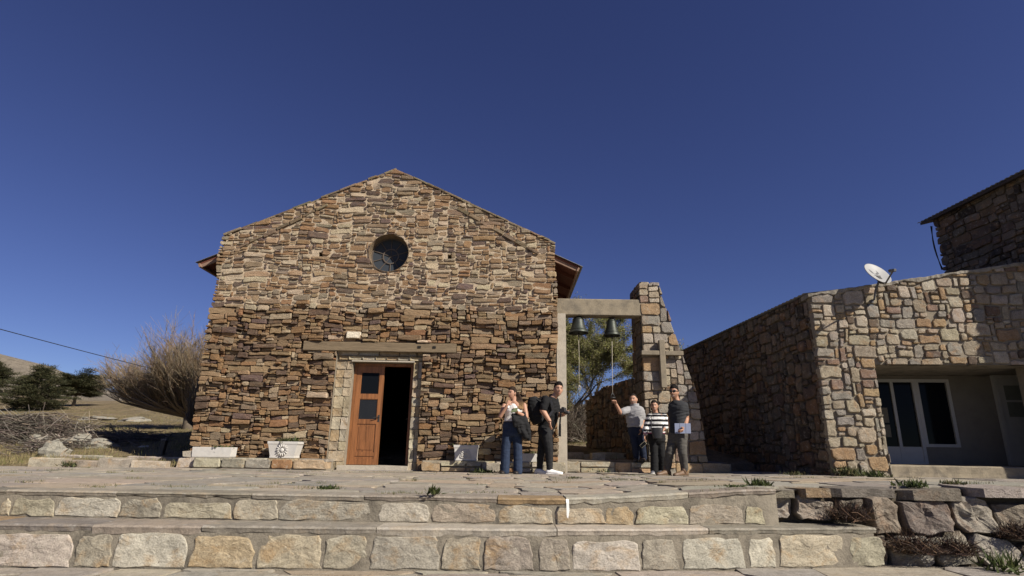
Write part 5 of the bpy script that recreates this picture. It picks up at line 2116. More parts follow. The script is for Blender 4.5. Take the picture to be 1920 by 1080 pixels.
for k, (px, py, sx, sz, lab) in enumerate(((150, 836, .62, .26, 'wide pale grey rock outcrop below the brushwood'), (185, 838, .38, .2, 'smaller pale rock touching the right of the outcrop'), (70, 832, .4, .2, 'grey rock half buried under the brushwood heap'),
                                           (255, 790, .75, .22, 'flat pale boulder in the grass left of the leafless tree'), (185, 787, .9, .2, 'long low rock far up the grassy slope'), (268, 838, .13, .06, 'small white stone lying in the grass near the post'), (148, 855, .35, .3, 'pale concrete lump at the end of the upper kerb'))):
    p = at_ground(px, py)
    if k == 6:
        p = V3((-10.2, 13.4, terrain_z(-10.2, 13.4)))
    rock(lab, p - V3((0, 0, .03)), sx, sx * .8, sz, 3.3 * k + 1, (.25, .235, .195) if k != 5 else (.6, .58, .52))


# low broken kerbs left of the chapel
def kerb(label, pts, h, seed, name='broken_kerb', col=None):
    rg = random.Random(seed)
    t = thing(name, label, 'kerb', V3(pts[0]))
    for i in range(len(pts) - 1):
        a, b2 = V3(pts[i]), V3(pts[i + 1])
        n = max(1, int((b2 - a).length / .55))
        for k in range(n):
            p = a.lerp(b2, k / n); q = a.lerp(b2, (k + .985) / n)
            hh = h * rg.uniform(.75, 1.1)
            d = (q - p).normalized(); s = V3((-d.y, d.x, 0)) * rg.uniform(.09, .13)
            rings = []
            for f in (0, .33, .66, 1):
                c = p.lerp(q, f)
                rings.append([c - s + V3((0, 0, -.15)), c - s + V3((rg.gauss(0, .012), rg.gauss(0, .015), hh * rg.uniform(.7, .95))), c - s * .7 + V3((0, 0, hh * rg.uniform(.9, 1.05))), c + s + V3((0, 0, hh * rg.uniform(.92, 1.02))), c + s + V3((0, 0, -.15))])
            mb_ = MB(); mb_.loft(rings, jitc(col or (.31, .265, .21), rg, .15))
            mb_.build('kerb_block', M_STEP, t)


kerb('low crumbling kerb along the back of the terrace, left of the chapel', [(-9.0, 11.35, .0), (-7.8, 11.45, .0), (-6.6, 11.6, .0)], .17, 5)
kerb('straight upper kerb behind the crumbling one, left of the chapel', [(-9.9, 13.3, .06), (-8.2, 13.0, .05), (-6.6, 12.8, .05)], .125, 6, 'upper_kerb', (.36, .32, .26))
b0 = V3((-7.95, 13.65, terrain_z(-7.95, 13.65)))
bo = thing('bollard', 'short dark post standing behind the upper kerb', 'post', b0)
mb = MB(); mb.obox(b0 + V3((0, 0, .13)), (.055, 0, 0), (0, .055, 0), (.02, 0, .19), None, .012); mb.build('post', M_DARKMETAL, bo)
mb = MB(); mb.obox(b0 + V3((.02, 0, .335)), (.062, 0, 0), (0, .062, 0), (0, 0, .015)); mb.build('cap', M_GREYPLASTIC, bo)

# overhead wire
w0 = atY(0, 617, 14); w1 = atY(375, 713, 24)
dw = w1 - w0
pts = []
for i in range(25):
    f = -.5 + 2.0 * i / 24
    p = w0 + dw * f
    p.z += .10 * ((f - .5) ** 2 - .25)
    pts.append(p)
mb = MB(); mb.tube(pts, .011, 5)
tag(mb.build('overhead_wire', M_DARKMETAL, None, True), 'single dark wire crossing the sky above the left slope', 'wire')


# grass ---------------------------------------------------------------
def grass(name, pts, hmin, hmax, pal, blades, spread, structure_name=None, w=.006):
    pts = np.array(pts)
    n = len(pts) * blades
    B = np.repeat(pts, blades, 0)
    B[:, :2] += nr.normal(0, spread, (n, 2))
    hh = nr.uniform(hmin, hmax, (n, 1))
    D = np.stack([nr.normal(0, .35, n), nr.normal(0, .35, n), np.ones(n)], 1)
    A = np.zeros((n, 3)); an = nr.uniform(0, 2 * pi, n); A[:, 0] = np.cos(an); A[:, 1] = np.sin(an)
    o = quads_obj(name, B, A * w * 2 * (hh / hmax), D * hh, pal_cols(n, pal, .25), M_GRASS, None)
    return stuff(o)


DRY = [(.30, .24, .12), (.26, .20, .10), (.22, .20, .085), (.17, .18, .06), (.34, .28, .15)]
pts = []
rg = random.Random(12)
while len(pts) < 7000:
    y = 11.4 + 30 * rg.random() ** 1.7
    x = rg.uniform(-.95, -.30) * y - 1.2
    if x > -6.7:
        continue
    if noise.noise((x * .5, y * .5, 2)) + rg.uniform(-.5, .5) < -.1:
        continue
    pts.append((x, y, terrain_z(x, y) - .01))
grass('dry_grass', pts, .03, .13, DRY, 7, .09)
pts = []
while len(pts) < 1500:
    y = rg.uniform(13.5, 28); x = rg.uniform(.3, 4.5)
    if y < 21 and x > 1.0 + 0 * y:
        if rg.random() < .85:
            continue
    pts.append((x, y, max(.25, terrain_z(x, y))))
grass('yard_weeds', pts, .03, .2, [(.13, .15, .045), (.2, .18, .08), (.10, .13, .04)], 6, .08)
# weeds growing in the paving joints
pts = []
for _ in range(45):
    x = rg.uniform(-8, 7); y = rg.uniform(6.0, 11.3)
    a = rg.uniform(-.3, .3)
    for k in range(rg.randint(3, 16)):
        xx_ = x + k * .03 * rg.uniform(.5, 1.2); yy_ = y + k * .03 * a
        if yy_ > front_edge(xx_) + .1:
            pts.append((xx_, yy_, zp(xx_, yy_) - .004))
for px, py in ((50, 905), (60, 904), (100, 882), (110, 883), (125, 881), (310, 913), (345, 915), (360, 914), (470, 913), (580, 914), (605, 917), (700, 878), (755, 927), (760, 926), (740, 927), (900, 925), (920, 925), (1060, 898), (1155, 899), (1180, 900), (1200, 901), (1370, 915), (880, 897), (665, 886), (1245, 905), (1330, 918)):
    p = atZ(px, py, zp(*atZ(px, py, .02)[:2]))
    for k in range(10):
        xx_ = p.x + rg.gauss(0, .12); yy_ = p.y + rg.gauss(0, .05)
        if yy_ > front_edge(xx_) + .03:
            pts.append((xx_, yy_, zp(xx_, yy_) - .004))
grass('joint_grass', pts, .012, .045, [(.10, .115, .035), (.16, .15, .06), (.22, .19, .09), (.07, .085, .03)], 5, .022, None, .004)


def tuft(label, p, h, sp, n, pal, name='weed_tuft', cat='weed', leafw=.012):
    t = thing(name, label, cat, p)
    base = np.repeat(np.array([tuple(p)]), n, 0)
    base[:, :2] += nr.normal(0, sp * .35, (n, 2))
    D = np.stack([nr.normal(0, .6, n), nr.normal(0, .6, n), np.abs(nr.normal(.9, .3, n))], 1)
    D /= np.linalg.norm(D, axis=1, keepdims=True)
    A = perp(D)
    quads_obj('leaves', base + D * nr.uniform(0, h * .5, (n, 1)), A * leafw * 2, D * nr.uniform(h * .3, h * .7, (n, 1)), pal_cols(n, pal, .3), M_LEAF, t)
    return t


WG = [(.065, .085, .028), (.09, .105, .035), (.05, .065, .022)]
WD = [(.09, .10, .04), (.14, .12, .06), (.05, .06, .03)]
for lab, px, py, z, h, sp, n, pal in (
        ('bright green fern-like weed at the edge of the top step', 812, 927, .02, .10, .08, 60, WG),
        ('low green weed in the paving left of the steps middle', 612, 918, .0, .06, .15, 90, WG),
        ('green weeds at the foot of the bench, left of the woman in white', 905, 886, .01, .10, .28, 150, WG),
        ('green weeds growing along the yard step below the bells', 1130, 886, .01, .13, .32, 190, WG),
        ('dark low weed on the paving in front of the man with the camera', 1075, 898, .0, .05, .16, 80, WD),
        ('green weed clump on the paving near the right end of the steps', 1425, 913, .09, .11, .14, 110, WG),
        ('flat green weed to the left of that clump near the step end', 1380, 915, .08, .05, .2, 90, WG),
        ('grassy weed at the foot of the shaded house wall', 1490, 892, .05, .12, .25, 120, WD),
        ('thick dark weeds round the foot of the house corner', 1590, 893, .07, .24, .3, 260, WD),
        ('greener weeds right of the foot of the house corner', 1640, 896, .08, .16, .25, 160, WG),
        ('green weed on top of the boulder wall below the porch', 1735, 898, .14, .10, .18, 130, WG),
        ('small spiky weed below the porch step', 1810, 899, .14, .07, .14, 70, WD),
        ('green weed beside the broken kerb', 212, 857, .1, .13, .16, 110, WG),
        ('grey green weed at the left end of the crumbling kerb', 128, 874, .02, .12, .15, 90, WD)):
    p = atZ(px, py, z)
    if lab.endswith('below the porch'):
        p = V3((4.25, 6.35, zp(4.25, 6.3)))
    if lab.startswith('small spiky'):
        p = V3((4.8, 6.5, zp(4.8, 6.5)))
    tuft(lab, p, h, sp, n, pal)
# flowers and greenery in the planters
tuft('small leafy plant growing in the sun planter', (p1.x + .03, 11.97, .50), .15, .30, 300, WG + WD, 'planter_plant', 'plant', .012)
tuft('thin low greenery growing in the palmette planter', (p2.x, 11.95, .49), .09, .3, 130, WG, 'planter_plant', 'plant', .009)
tuft('few green sprouts growing in the long white trough', (-5.75, 11.9, .38), .10, .3, 60, WG, 'planter_plant', 'plant', .012)
tuft('few green sprouts growing in the short white trough', (.38, 11.9, .36), .10, .2, 60, WG, 'planter_plant', 'plant', .012)
# dry brush on the boulder wall
for k, (px, py, s, lab) in enumerate(((1592, 975, .30, 'dark dry bush on the boulder wall, nearest to the steps'), (1712, 1038, .34, 'dark dry bush at the foot of the boulder wall, beside the big pale boulder'), (1790, 1040, .30, 'dark dry bush at the foot of the boulder wall, second from the right'), (1905, 1010, .28, 'dark dry bush on the boulder wall at the right edge'))):
    p = atY(px, py, 5.9)
    brush('dry_bush', lab, p, s * .75, s * .85, 520, DRYD, 120 + k, .0035, 1.0)
tuft('green weed at the foot of the boulder wall by the right edge', atZ(1880, 1072, -.56), .2, .22, 90, WG)

# ================================================================== PEOPLE
M_SKIN = tint_mat('skin', .55, .10, 30, 0, .002, 60, .35)
M_CLOTH = tint_mat('cloth', .85, .2, 22, 0, .003, 40, .2)
M_DENIM = tint_mat('denim', .85, .3, 26, 0, .003, 40, .2, (1, 1, .5))
M_HAIR = tint_mat('hair', .75, .5, 60, 0, .015, 110, .12, (1, 1, .3))
M_LEATHER = tint_mat('leather', .5, .25, 30, 0, .004, 60, .45)


def remesh(mb_, voxel, wrinkle=0.0, wscale=11.0, it=5, seed=0.0):
    me = bpy.data.meshes.new('body_form')
    me.from_pydata(mb_.v, [], mb_.f)
    ob = bpy.data.objects.new('body_form', me)
    COL.objects.link(ob)
    md = ob.modifiers.new('r', 'REMESH'); md.mode = 'VOXEL'; md.voxel_size = voxel
    md2 = ob.modifiers.new('s', 'SMOOTH'); md2.iterations = it; md2.factor = .5
    dg_ = bpy.context.evaluated_depsgraph_get()
    m2 = bpy.data.meshes.new_from_object(ob.evaluated_get(dg_))
    vs = [v.co.copy() for v in m2.vertices]
    if wrinkle:
        for i, v in enumerate(m2.vertices):
            p = v.co
            g_ = V3((p.x * wscale * .55 + p.z * wscale * .5 + seed, p.y * wscale * .6, p.z * wscale * 1.5 - p.x * wscale * .35))
            w = 1 - 2.2 * abs(noise.noise(g_)) + .35 * noise.noise(g_ * 2.3)
            vs[i] = p + v.normal * wrinkle * w * .8
    fs = [tuple(p.vertices) for p in m2.polygons]
    bpy.data.objects.remove(ob)
    return vs, fs


def ell(c, S, Fv, w, d, n=18):
    c = V3(c)
    out = []
    for k in range(n):
        a = 2 * pi * k / n
        x, y = cos(a), sin(a)
        e = .85
        x = math.copysign(abs(x) ** e, x); y = math.copysign(abs(y) ** e, y)
        out.append(c + S * (w * x) + Fv * (d * y))
    return out


def head_shape(grow=0.0, nlat=26, nlon=36):
    vs = []
    for i in range(nlat + 1):
        t = -pi / 2 + pi * i / nlat
        for k in range(nlon):
            a = 2 * pi * k / nlon
            dx, dy, dz = cos(t) * cos(a), cos(t) * sin(a), sin(t)
            x, y, z = .074 * dx, .093 * dy, .118 * dz
            if dz < 0:
                q = -dz
                x *= 1 - .24 * q ** 1.4
                y *= (1 - .5 * q ** 1.6) if dy < 0 else (1 - .06 * q ** 2)
                if dy > 0:
                    y += .012 * q
            if dy > 0:
                y += .024 * math.exp(-((x / .013) ** 2 + ((z + .018) / .022) ** 2))
                y += .006 * math.exp(-((x / .034) ** 2 + ((z - .034) / .012) ** 2))
                y -= .010 * math.exp(-(((abs(x) - .031) / .016) ** 2 + ((z - .012) / .013) ** 2))
                y += .007 * math.exp(-((x / .024) ** 2 + ((z + .066) / .010) ** 2))
                y += .006 * math.exp(-((x / .02) ** 2 + ((z + .1) / .016) ** 2))
            vs.append(V3((x, y, z)) * (1 + grow / .095))
    fs = [(i * nlon + k, i * nlon + (k + 1) % nlon, (i + 1) * nlon + (k + 1) % nlon, (i + 1) * nlon + k) for i in range(nlat) for k in range(nlon)]
    return vs, fs


class Person:
    def __init__(self, label, base, skin, pxY, group=None):
        self.Y = pxY
        self.body = MB()
        self.skin = skin
        self.label = label; self.base = V3(base)
        self.kids = []
        self.hands = MB()

    def p(self, px, py, dy=0.0):
        return atY(px, py, self.Y + dy)

    def head(self, px, py, dy, fwd, tilt=0.0, scale=1.0, up=(0, 0, 1)):
        self.hc = self.p(px, py, dy)
        f = V3(fwd).normalized(); u = V3(up)
        u = (u - f * u.dot(f)).normalized()
        r = f.cross(u)
        u2 = u * cos(tilt) + r * sin(tilt); r2 = f.cross(u2)
        self.hf, self.hu, self.hr, self.hs = f, u2, r2, scale
        vs, fs = head_shape()
        self.body.add([self.hw(v) for v in vs], fs)
        for s in (-1, 1):
            self.body.ball(self.hw(V3((s * .076, -.006, -.004))), (.010 * scale, .020 * scale, .032 * scale), 8, 6, None, (r2, f, u2))

    def hw(self, v):
        return self.hc + (self.hr * v.x + self.hf * v.y + self.hu * v.z) * self.hs

    def hl(self, P):
        d = (V3(P) - self.hc) / self.hs
        return V3((d.dot(self.hr), d.dot(self.hf), d.dot(self.hu)))

    def hand(self, wrist, tip_dir, palm_n, curl=.5, size=1.0, thumb=1):
        d = V3(tip_dir).normalized(); n = V3(palm_n); n = (n - d * n.dot(d)).normalized(); s = d.cross(n)
        w = V3(wrist)
        mb_ = self.hands
        mb_.loft([ell(w + d * (a * size), s, n, b2 * size, c2 * size, 12) for a, b2, c2 in ((-.02, .024, .018), (.01, .028, .018), (.04, .038, .016), (.075, .041, .014), (.09, .038, .011))])
        for k, (off, L) in enumerate(((-.030, .068), (-.010, .077), (.010, .072), (.029, .056))):
            a = w + (d * .082 + s * off) * size
            c0 = curl * (.7 + .12 * k)
            d1 = (d * cos(c0 * .6) + n * sin(c0 * .6)).normalized(); d2 = (d * cos(c0 * 1.5) + n * sin(c0 * 1.5)).normalized(); d3 = (d * cos(c0 * 2.3) + n * sin(c0 * 2.3)).normalized()
            b_ = a + d1 * L * .45 * size; c_ = b_ + d2 * L * .32 * size; e_ = c_ + d3 * L * .25 * size
            mb_.tube([a, b_, c_, e_], [.0095 * size, .009 * size, .008 * size, .006 * size], 8)
        a = w + (d * .02 - s * .028 * thumb) * size
        b_ = a + (d * .030 - s * .026 * thumb + n * .012) * size; c_ = b_ + (d * .030 - s * .006 * thumb + n * .014) * size
        mb_.tube([a, b_, c_], [.013 * size, .011 * size, .008 * size], 8)

    def limb(self, mb_, pts, r, n=12):
        for i in range(len(pts) - 1):
            mb_.capsule(pts[i], r[i], pts[i + 1], r[i + 1], n)

    def finish(self, beard=None, brow=(.03, .02, .015), lips=(.36, .15, .12), eye=True):
        vs, fs = remesh(self.body, .0085, 0, it=2)
        cols = []
        for v in vs:
            l = self.hl(v)
            c = self.skin
            if l.length < .16 and l.y > .02:
                ax = abs(l.x)
                if beard and l.z < -.028 and not (l.z > -.055 and ax < .02 and l.y > .098) and l.z > -.14 and l.y > .0:
                    c = tuple(a * (1 - beard[3]) + b2 * beard[3] for a, b2 in zip(c, beard))
                if abs(l.z + .066) < .0085 and ax < .024:
                    c = lips
                if eye and abs(l.z - .013) < .0075 and .016 < ax < .045:
                    c = (.06, .045, .04)
                if .028 < l.z < .040 and .012 < ax < .052:
                    c = brow
            cols.append(c)
        k = len(vs)
        vs = vs + [V3(p) for p in self.hands.v]; fs = fs + [tuple(i + k for i in f) for f in self.hands.f]
        cols += [self.skin] * len(self.hands.v)
        o = mesh_obj('person', vs, fs, M_SKIN, None, True, cols, tuple(self.base))
        tag(o, self.label, 'person')
        for nm, v2, f2, mat_, c2, sm in self.kids:
            kid = mesh_obj(nm, v2, f2, mat_, o, sm, c2 if isinstance(c2, list) else [c2] * len(v2))
        self.obj = o
        return o

    def kid(self, nm, mb_, mat_, col, voxel=.011, wr=.006, sm=True, it=4, colf=None, seed=0):
        if voxel:
            vs, fs = remesh(mb_, voxel, wr, it=it, seed=seed)
        else:
            vs, fs = [V3(p) for p in mb_.v], list(mb_.f)
        cols = [colf(v) for v in vs] if colf else col
        self.kids.append((nm, vs, fs, mat_, cols, sm))

    def hair(self, col, front=.074, side=-.02, back=-.065, grow=.008, vol=0.0, fringe=0.0):
        vs, fs = head_shape(grow, 40, 60)
        out = []; cc = []
        for v in vs:
            a = v.y / .095
            if a > .62:
                lim = front
            elif a > .12:
                lim = front - .006 - (.052 - fringe) * (1 - (a - .12) / .5) ** 2
            elif a > -.12:
                lim = side
            else:
                lim = side + .03 * (1 if a > -.35 else 0) + (back - side) * smooth((-a - .3) / .4)
            lim += .007 * noise.noise(v * 60) + .004 * noise.noise(v * 150)
            k = (v.z - lim) / .016
            if k < 0:
                out.append(self.hw(v * .84))
            else:
                kk = min(1, .25 + k * .35)
                up_ = max(0, min(1, (v.z - .03) / .05))
                nn = (noise.noise(v * 45) * .35 + noise.noise(v * 110) * .25)
                out.append(self.hw(v * ((.985 - .045 * (1 - kk)) + (vol * up_ * kk * (1 + nn) + .004 * nn * kk) / .1)))
            t = 1 + .5 * noise.noise(V3((v.x * 160, v.y * 40, v.z * 40)))
            cc.append(tuple(x * t for x in col))
        self.kids.append(('hair', out, fs, M_HAIR, cc, True))

    def shoe(self, heel, toe, col, sole=(.5, .48, .44), w=.046, h=.085, boot=0.0):
        a = V3(heel); b_ = V3(toe); d = (b_ - a); d.z = 0
        L = d.length; d.normalize(); s = V3((-d.y, d.x, 0)); z = V3((0, 0, 1))
        mb_ = MB()
        secs = [(-.01, .6, .55), (.0, .8, .85), (.15, .88, 1.0), (.32, .84, 1.0), (.5, .86, .78), (.7, 1.0, .58), (.88, .88, .45), (.97, .6, .36), (1.0, .3, .28)]
        mb_.loft([[a + d * (L * f) + s * (w * ww * x) + z * (.018 + (h - .018) * hh * y) for x, y in ((-1, 0), (-1, .4), (-.75, .85), (-.3, 1), (.3, 1), (.75, .85), (1, .4), (1, 0))] for f, ww, hh in secs])
        if boot:
            mb_.tube([a + d * (.24 * L) + z * .05, a + d * (.23 * L) + z * (h + boot)], [.05, .05], 12)
        so = MB()
        so.loft([[a + d * (L * f) + s * (w * 1.06 * ww * x) + z * y for x, y in ((-1, 0), (1, 0), (1, .022), (-1, .022))] for f, ww, hh in secs])
        for nm, m_, c in (('shoe', mb_, col), ('sole', so, sole)):
            self.kids.append((nm, [V3(p) for p in m_.v], list(m_.f), M_LEATHER, c, nm == 'shoe'))


Z_ = V3((0, 0, 1))
SK1, SK2, SK3 = (.42, .235, .155), (.40, .22, .145), (.36, .19, .12)


def ground_y(px, py, z):
    return atZ(px, py, z).y


# ---- woman in the white top ------------------------------------------
Yw = ground_y(957, 889, .0)
w = Person('woman in a white sleeveless top and wide blue jeans, hand at her chin', (atY(957, 889, Yw).x, Yw, .0), SK2, Yw)
P = w.p
fw_ = V3((-.35, -.93, 0)).normalized(); S = V3((-fw_.y, fw_.x, 0)); S = S if S.x > 0 else -S
hf = V3((-.80, -.58, -.05))
w.head(961.0, 737.5, 0, hf, .04, .98)
neckb = P(964, 757)
w.limb(w.body, [w.hc + w.hu * -.06 - w.hf * .02, neckb + V3((0, .01, -.02))], [.052, .054])
w.body.loft([ell(c, S, fw_, a, b2) for c, a, b2 in ((P(964, 752), .05, .05), (P(964, 756), .12, .065), (P(964, 762), .17, .085), (P(963, 770), .155, .10), (P(960, 782), .125, .085), (P(959, 790), .13, .09), (P(959, 800), .15, .10))])
shR, elR, wrR = P(945.5, 761, -.02), P(938, 781, -.16), P(951, 759.5, -.24)
w.limb(w.body, [shR, elR, wrR], [.047, .040, .026])
w.hand(wrR, P(957, 751, -.22) - wrR, P(960, 752, -.1) - P(953, 757, -.24), 1.0, .92)
shL, elL, wrL = P(983, 760, .02), P(987, 782, -.06), P(971.5, 774, -.27)
w.limb(w.body, [shL, elL, wrL], [.049, .042, .028])
w.hand(wrL, P(963, 770, -.30) - wrL, V3((.1, .3, 1)), .8, .92)
mb = MB()
mb.loft([ell(c, S, fw_, a, b2) for c, a, b2 in ((P(963.5, 757), .075, .070), (P(963.5, 760), .095, .088), (P(963.5, 765), .150, .104), (P(963, 771), .168, .122), (P(960.5, 781), .140, .10), (P(959, 788), .143, .103), (P(959, 793), .148, .107))])
for s_, q in ((-1, 952), (1, 975)):
    mb.tube([P(q, 765, -.07), P(q - s_ * 3, 757, -.03), P(q - s_ * 5, 754, .0)], [.022, .016, .014], 8)
w.kid('blouse', mb, M_CLOTH, (.72, .70, .67), .009, .004)
mb = MB()
mb.loft([ell(c, S, fw_, a, b2) for c, a, b2 in ((P(959, 790), .150, .108), (P(959, 796), .168, .118), (P(960, 806), .185, .125), (P(960, 813), .185, .12), (P(960, 818), .15, .10))])
w.limb(mb, [P(952.0, 810), P(948.2, 842), P(946.5, 884)], [.098, .083, .086])
w.limb(mb, [P(968.5, 810), P(971, 842), P(971.0, 884)], [.098, .083, .088])
w.kid('jeans', mb, M_DENIM, (.022, .033, .062), .012, .005)
mb = MB(); mb.tube([P(959, 791.2) + S * (.153 * cos(a)) + fw_ * (.112 * sin(a)) for a in [2 * pi * k / 24 for k in range(25)]], .012, 6)
w.kid('belt', mb, M_LEATHER, (.02, .016, .014), 0)
# long hair with lighter ends
w.hair((.032, .020, .014), .078, -.05, -.10, .012, .006, .01)
mb = MB()
back = -w.hf
for k in range(9):
    o = S * (.034 * (k % 5 - 2)) + V3((0, .02 * (k // 5), 0))
    top = w.hw(V3((.02, -.075, .02))) + o * .8
    mb.tube([top, top + V3((.02, .0, -.10)) + o * .4, P(973 + (k % 5) * 1.6, 757, -.05), P(974 + (k % 5) * 1.7, 765 + (k % 3) * 1.6, -.11)], [.03, .034, .028, .010], 7)
top = w.hw(V3((.06, .0, -.02)))
for k in range(4):
    mb.tube([top + V3((.012 * k, 0, .03)), top + V3((.02 + .012 * k, -.01, -.1)), P(972 + k * 2, 766, -.12)], [.02, .024, .010], 7)


def haircol(v):
    f = smooth((P(970, 748).z - v.z) / .2)
    return tuple(a * (1 - f) + b2 * f for a, b2 in zip((.035, .022, .015), (.26, .155, .075)))


w.kid('long_hair', mb, M_HAIR, None, .010, .006, True, 3, haircol)
for px_, py_ in ((943.5, 888.5), (969.5, 888.5)):
    a = P(px_, 889, .05); a.z = 0; b2 = P(px_ - 3, 889, -.14); b2.z = 0
    w.shoe(a, b2, (.025, .018, .015), (.02, .015, .012))
w.finish(None, (.035, .022, .015), (.40, .13, .11))
ph = thing('phone', 'phone in a dull green case held by the woman in white', 'phone', P(964, 769, -.34))
mb = MB(); mb.obox(P(964.5, 769, -.36), V3((.058, .01, .012)), V3((0, -.006, .003)), V3((.005, .015, .036)), None, .004); mb.build('case', plain_mat('olive_case', (.09, .11, .05), .5, .2), ph)
mb = MB(); mb.obox(P(962, 767.6, -.367), V3((.012, .002, .002)), V3((0, -.004, .001)), V3((0, .004, .012))); mb.build('camera_lens', M_DARKMETAL, ph)
# jacket over her forearm
jk = MB()
rg = random.Random(5)
for k in range(16):
    f = k / 15
    a = P(962 + 20 * f, 777.5 - 2.5 * f + rg.uniform(-1, 1), -.25 + .12 * f)
    ln = 22 + 14 * math.sin(f * 2.2) + rg.uniform(-4, 4)
    jk.tube([a + V3((0, .05, 0)), a, P(963.5 + 21 * f + rg.uniform(-1, 1), 777 + ln * .5, -.27 + .14 * f + rg.uniform(-.02, .02)), P(965 + 24 * f + rg.uniform(-1.5, 1.5), 777 + ln, -.22 + .12 * f)], [.028, .036, .034, .026], 7)
jk.tube([P(981, 778, -.10), P(987, 795, -.12), P(991, 812, -.10), P(992, 826, -.08)], [.04, .055, .05, .035], 8)
jk.tube([P(976, 800, -.16), P(984, 815, -.14), P(988, 822, -.1)], [.06, .055, .04], 8)
vs, fs = remesh(jk, .011, .012, 14, 3)
tag(mesh_obj('jacket', vs, fs, M_BLACKCLOTH, None, True), 'black jacket draped over the forearm of the woman in white', 'jacket')

# ---- man with the camera ----------------------------------------------
Ym = ground_y(1026, 889, .003)
w = Person('man in a black polo and black jeans wearing a backpack, turning to look back', (atY(1026, 889, Ym).x, Ym, .0), SK1, Ym)
P = w.p
fw_ = V3((.97, -.22, 0)).normalized(); S = V3((.22, .97, 0)).normalized()      # S points away from the camera
w.head(1046.5, 730.5, -.03, (.22, -.97, -.02), -.10, 1.13)
w.limb(w.body, [w.hc + w.hu * -.06 - w.hf * .02, P(1036, 747)], [.060, .066])
w.body.loft([ell(c, S, fw_, a, b2) for c, a, b2 in ((P(1036, 744, .06), .08, .06), (P(1033, 749, .08), .17, .10), (P(1032, 758, .1), .19, .13), (P(1030, 775, .1), .17, .155), (P(1027, 792, .1), .155, .14), (P(1024, 803, .1), .16, .13))])
sh, el_, wr_ = P(1023.5, 750, -.13), P(1017.5, 769.5, -.17), P(1030.5, 790, -.20)
w.limb(w.body, [sh, el_, wr_], [.070, .060, .039])
w.hand(wr_, P(1032.5, 806, -.21) - wr_, V3((1, .3, .1)), .35, 1.0)
sh2, el2, wr2 = P(1040, 751, .28), P(1046, 778, .16), P(1056.5, 777.5, -.05)
w.limb(w.body, [sh2, el2, wr2], [.066, .056, .038])
w.hand(wr2, P(1066, 774, -.14) - wr2, V3((-.2, .3, .9)), .9, 1.0, -1)
mb = MB()
mb.loft([ell(c, S, fw_, a, b2) for c, a, b2 in ((P(1037, 742.5, .06), .074, .066), (P(1036, 745.5, .06), .12, .085), (P(1033, 749.5, .08), .185, .118), (P(1032, 758, .1), .205, .152), (P(1030.5, 774, .1), .185, .178), (P(1029, 786, .1), .178, .178), (P(1026, 799, .1), .17, .155), (P(1025, 803, .1), .168, .15))])
w.limb(mb, [sh, sh.lerp(el_, .78)], [.083, .078]); w.limb(mb, [sh2, sh2.lerp(el2, .78)], [.08, .075])
mb.tube([P(1037.5, 741, .06) + S * (.072 * cos(a)) + fw_ * (.072 * sin(a)) for a in [2 * pi * k / 16 for k in range(17)]], .022, 6)
w.kid('polo_shirt', mb, M_CLOTH, (.011, .011, .012), .011, .010)
mb = MB()
mb.loft([ell(c, S, fw_, a, b2) for c, a, b2 in ((P(1024.5, 797, .1), .165, .145), (P(1023.5, 805, .1), .178, .155), (P(1023, 814, .1), .175, .14), (P(1023, 819, .1), .13, .11))])
w.limb(mb, [P(1024.5, 813, -.0), P(1029, 840, -.04), P(1030.0, 858, -.02), P(1030.5, 879, -.02)], [.126, .086, .074, .058])
w.limb(mb, [P(1021.5, 813, .2), P(1015.5, 843, .14), P(1013, 860, .18), P(1011.8, 879, .2)], [.118, .082, .070, .058])
w.kid('jeans', mb, M_DENIM, (.018, .018, .019), .011, .006)
w.hair((.010, .008, .007), .074, -.015, -.06, .008, .016)
for a, b2 in (((1024.5, 889, -.02), (1055.5, 889, -.10)), ((1004.5, 889, .22), (1027, 889, .02))):
    h_ = P(*a); h_.z = .002; t_ = P(*b2); t_.z = .002
    w.shoe(h_, t_, (.78, .77, .75), (.7, .69, .66), .050, .095)
mb = MB(); mb.tube([wr_ + V3((.036 * cos(a), .036 * sin(a), 0)) for a in [2 * pi * k / 14 for k in range(15)]], .006, 5)
w.kid('bracelet', mb, M_LEATHER, (.02, .015, .012), 0)
w.finish(None, (.02, .015, .012), (.36, .17, .14))
# backpack
bp = thing('backpack', 'black backpack worn by the man in the black polo', 'backpack', P(1003, 788, .1))
mb = MB()
bf = V3((.94, -.25, .22)).normalized(); bu = V3((-.28, 0, .96)).normalized(); bs = bf.cross(bu).normalized()
bc = P(1005.5, 768, .08)
secs = []
for q, a, b2 in ((-.27, .12, .08), (-.25, .15, .135), (-.1, .165, .165), (.08, .16, .155), (.19, .135, .12), (.245, .09, .065), (.26, .05, .03)):
    secs.append(ell(bc + bu * q, bs, bf, a, b2, 20))
mb.loft(secs)
vs, fs = remesh(mb, .012, .009, 12, 3)
mesh_obj('pack_body', vs, fs, M_BLACKCLOTH, bp, True)
mb = MB(); mb.loft([ell(bc + bu * q - bf * o, bs, bf, a, b2, 16) for q, a, b2, o in ((-.22, .10, .03, .115), (-.2, .125, .045, .12), (-.06, .125, .045, .125), (-.04, .1, .03, .12))])
mb.build('front_pocket', M_BLACKCLOTH, bp, True)
for k in range(2):
    mb = MB()
    pts = [P(1010, 748, -.08), P(1021, 743.5, -.12), P(1032, 749, -.13), P(1035.5, 760, -.135), P(1037, 770, -.12), P(1026, 785, -.13)]
    if k:
        pts = [p + S * .30 for p in pts]
    for i in range(len(pts) - 1):
        d = (pts[i + 1] - pts[i]); dn_ = d.normalized(); wv = V3((1, -.2, 0)); wv = (wv - dn_ * wv.dot(dn_)).normalized()
        mb.obox((pts[i] + pts[i + 1]) / 2, d * .54, wv * .022, dn_.cross(wv) * .008)
    mb.build('shoulder_strap', M_BLACKLEATHER, bp)
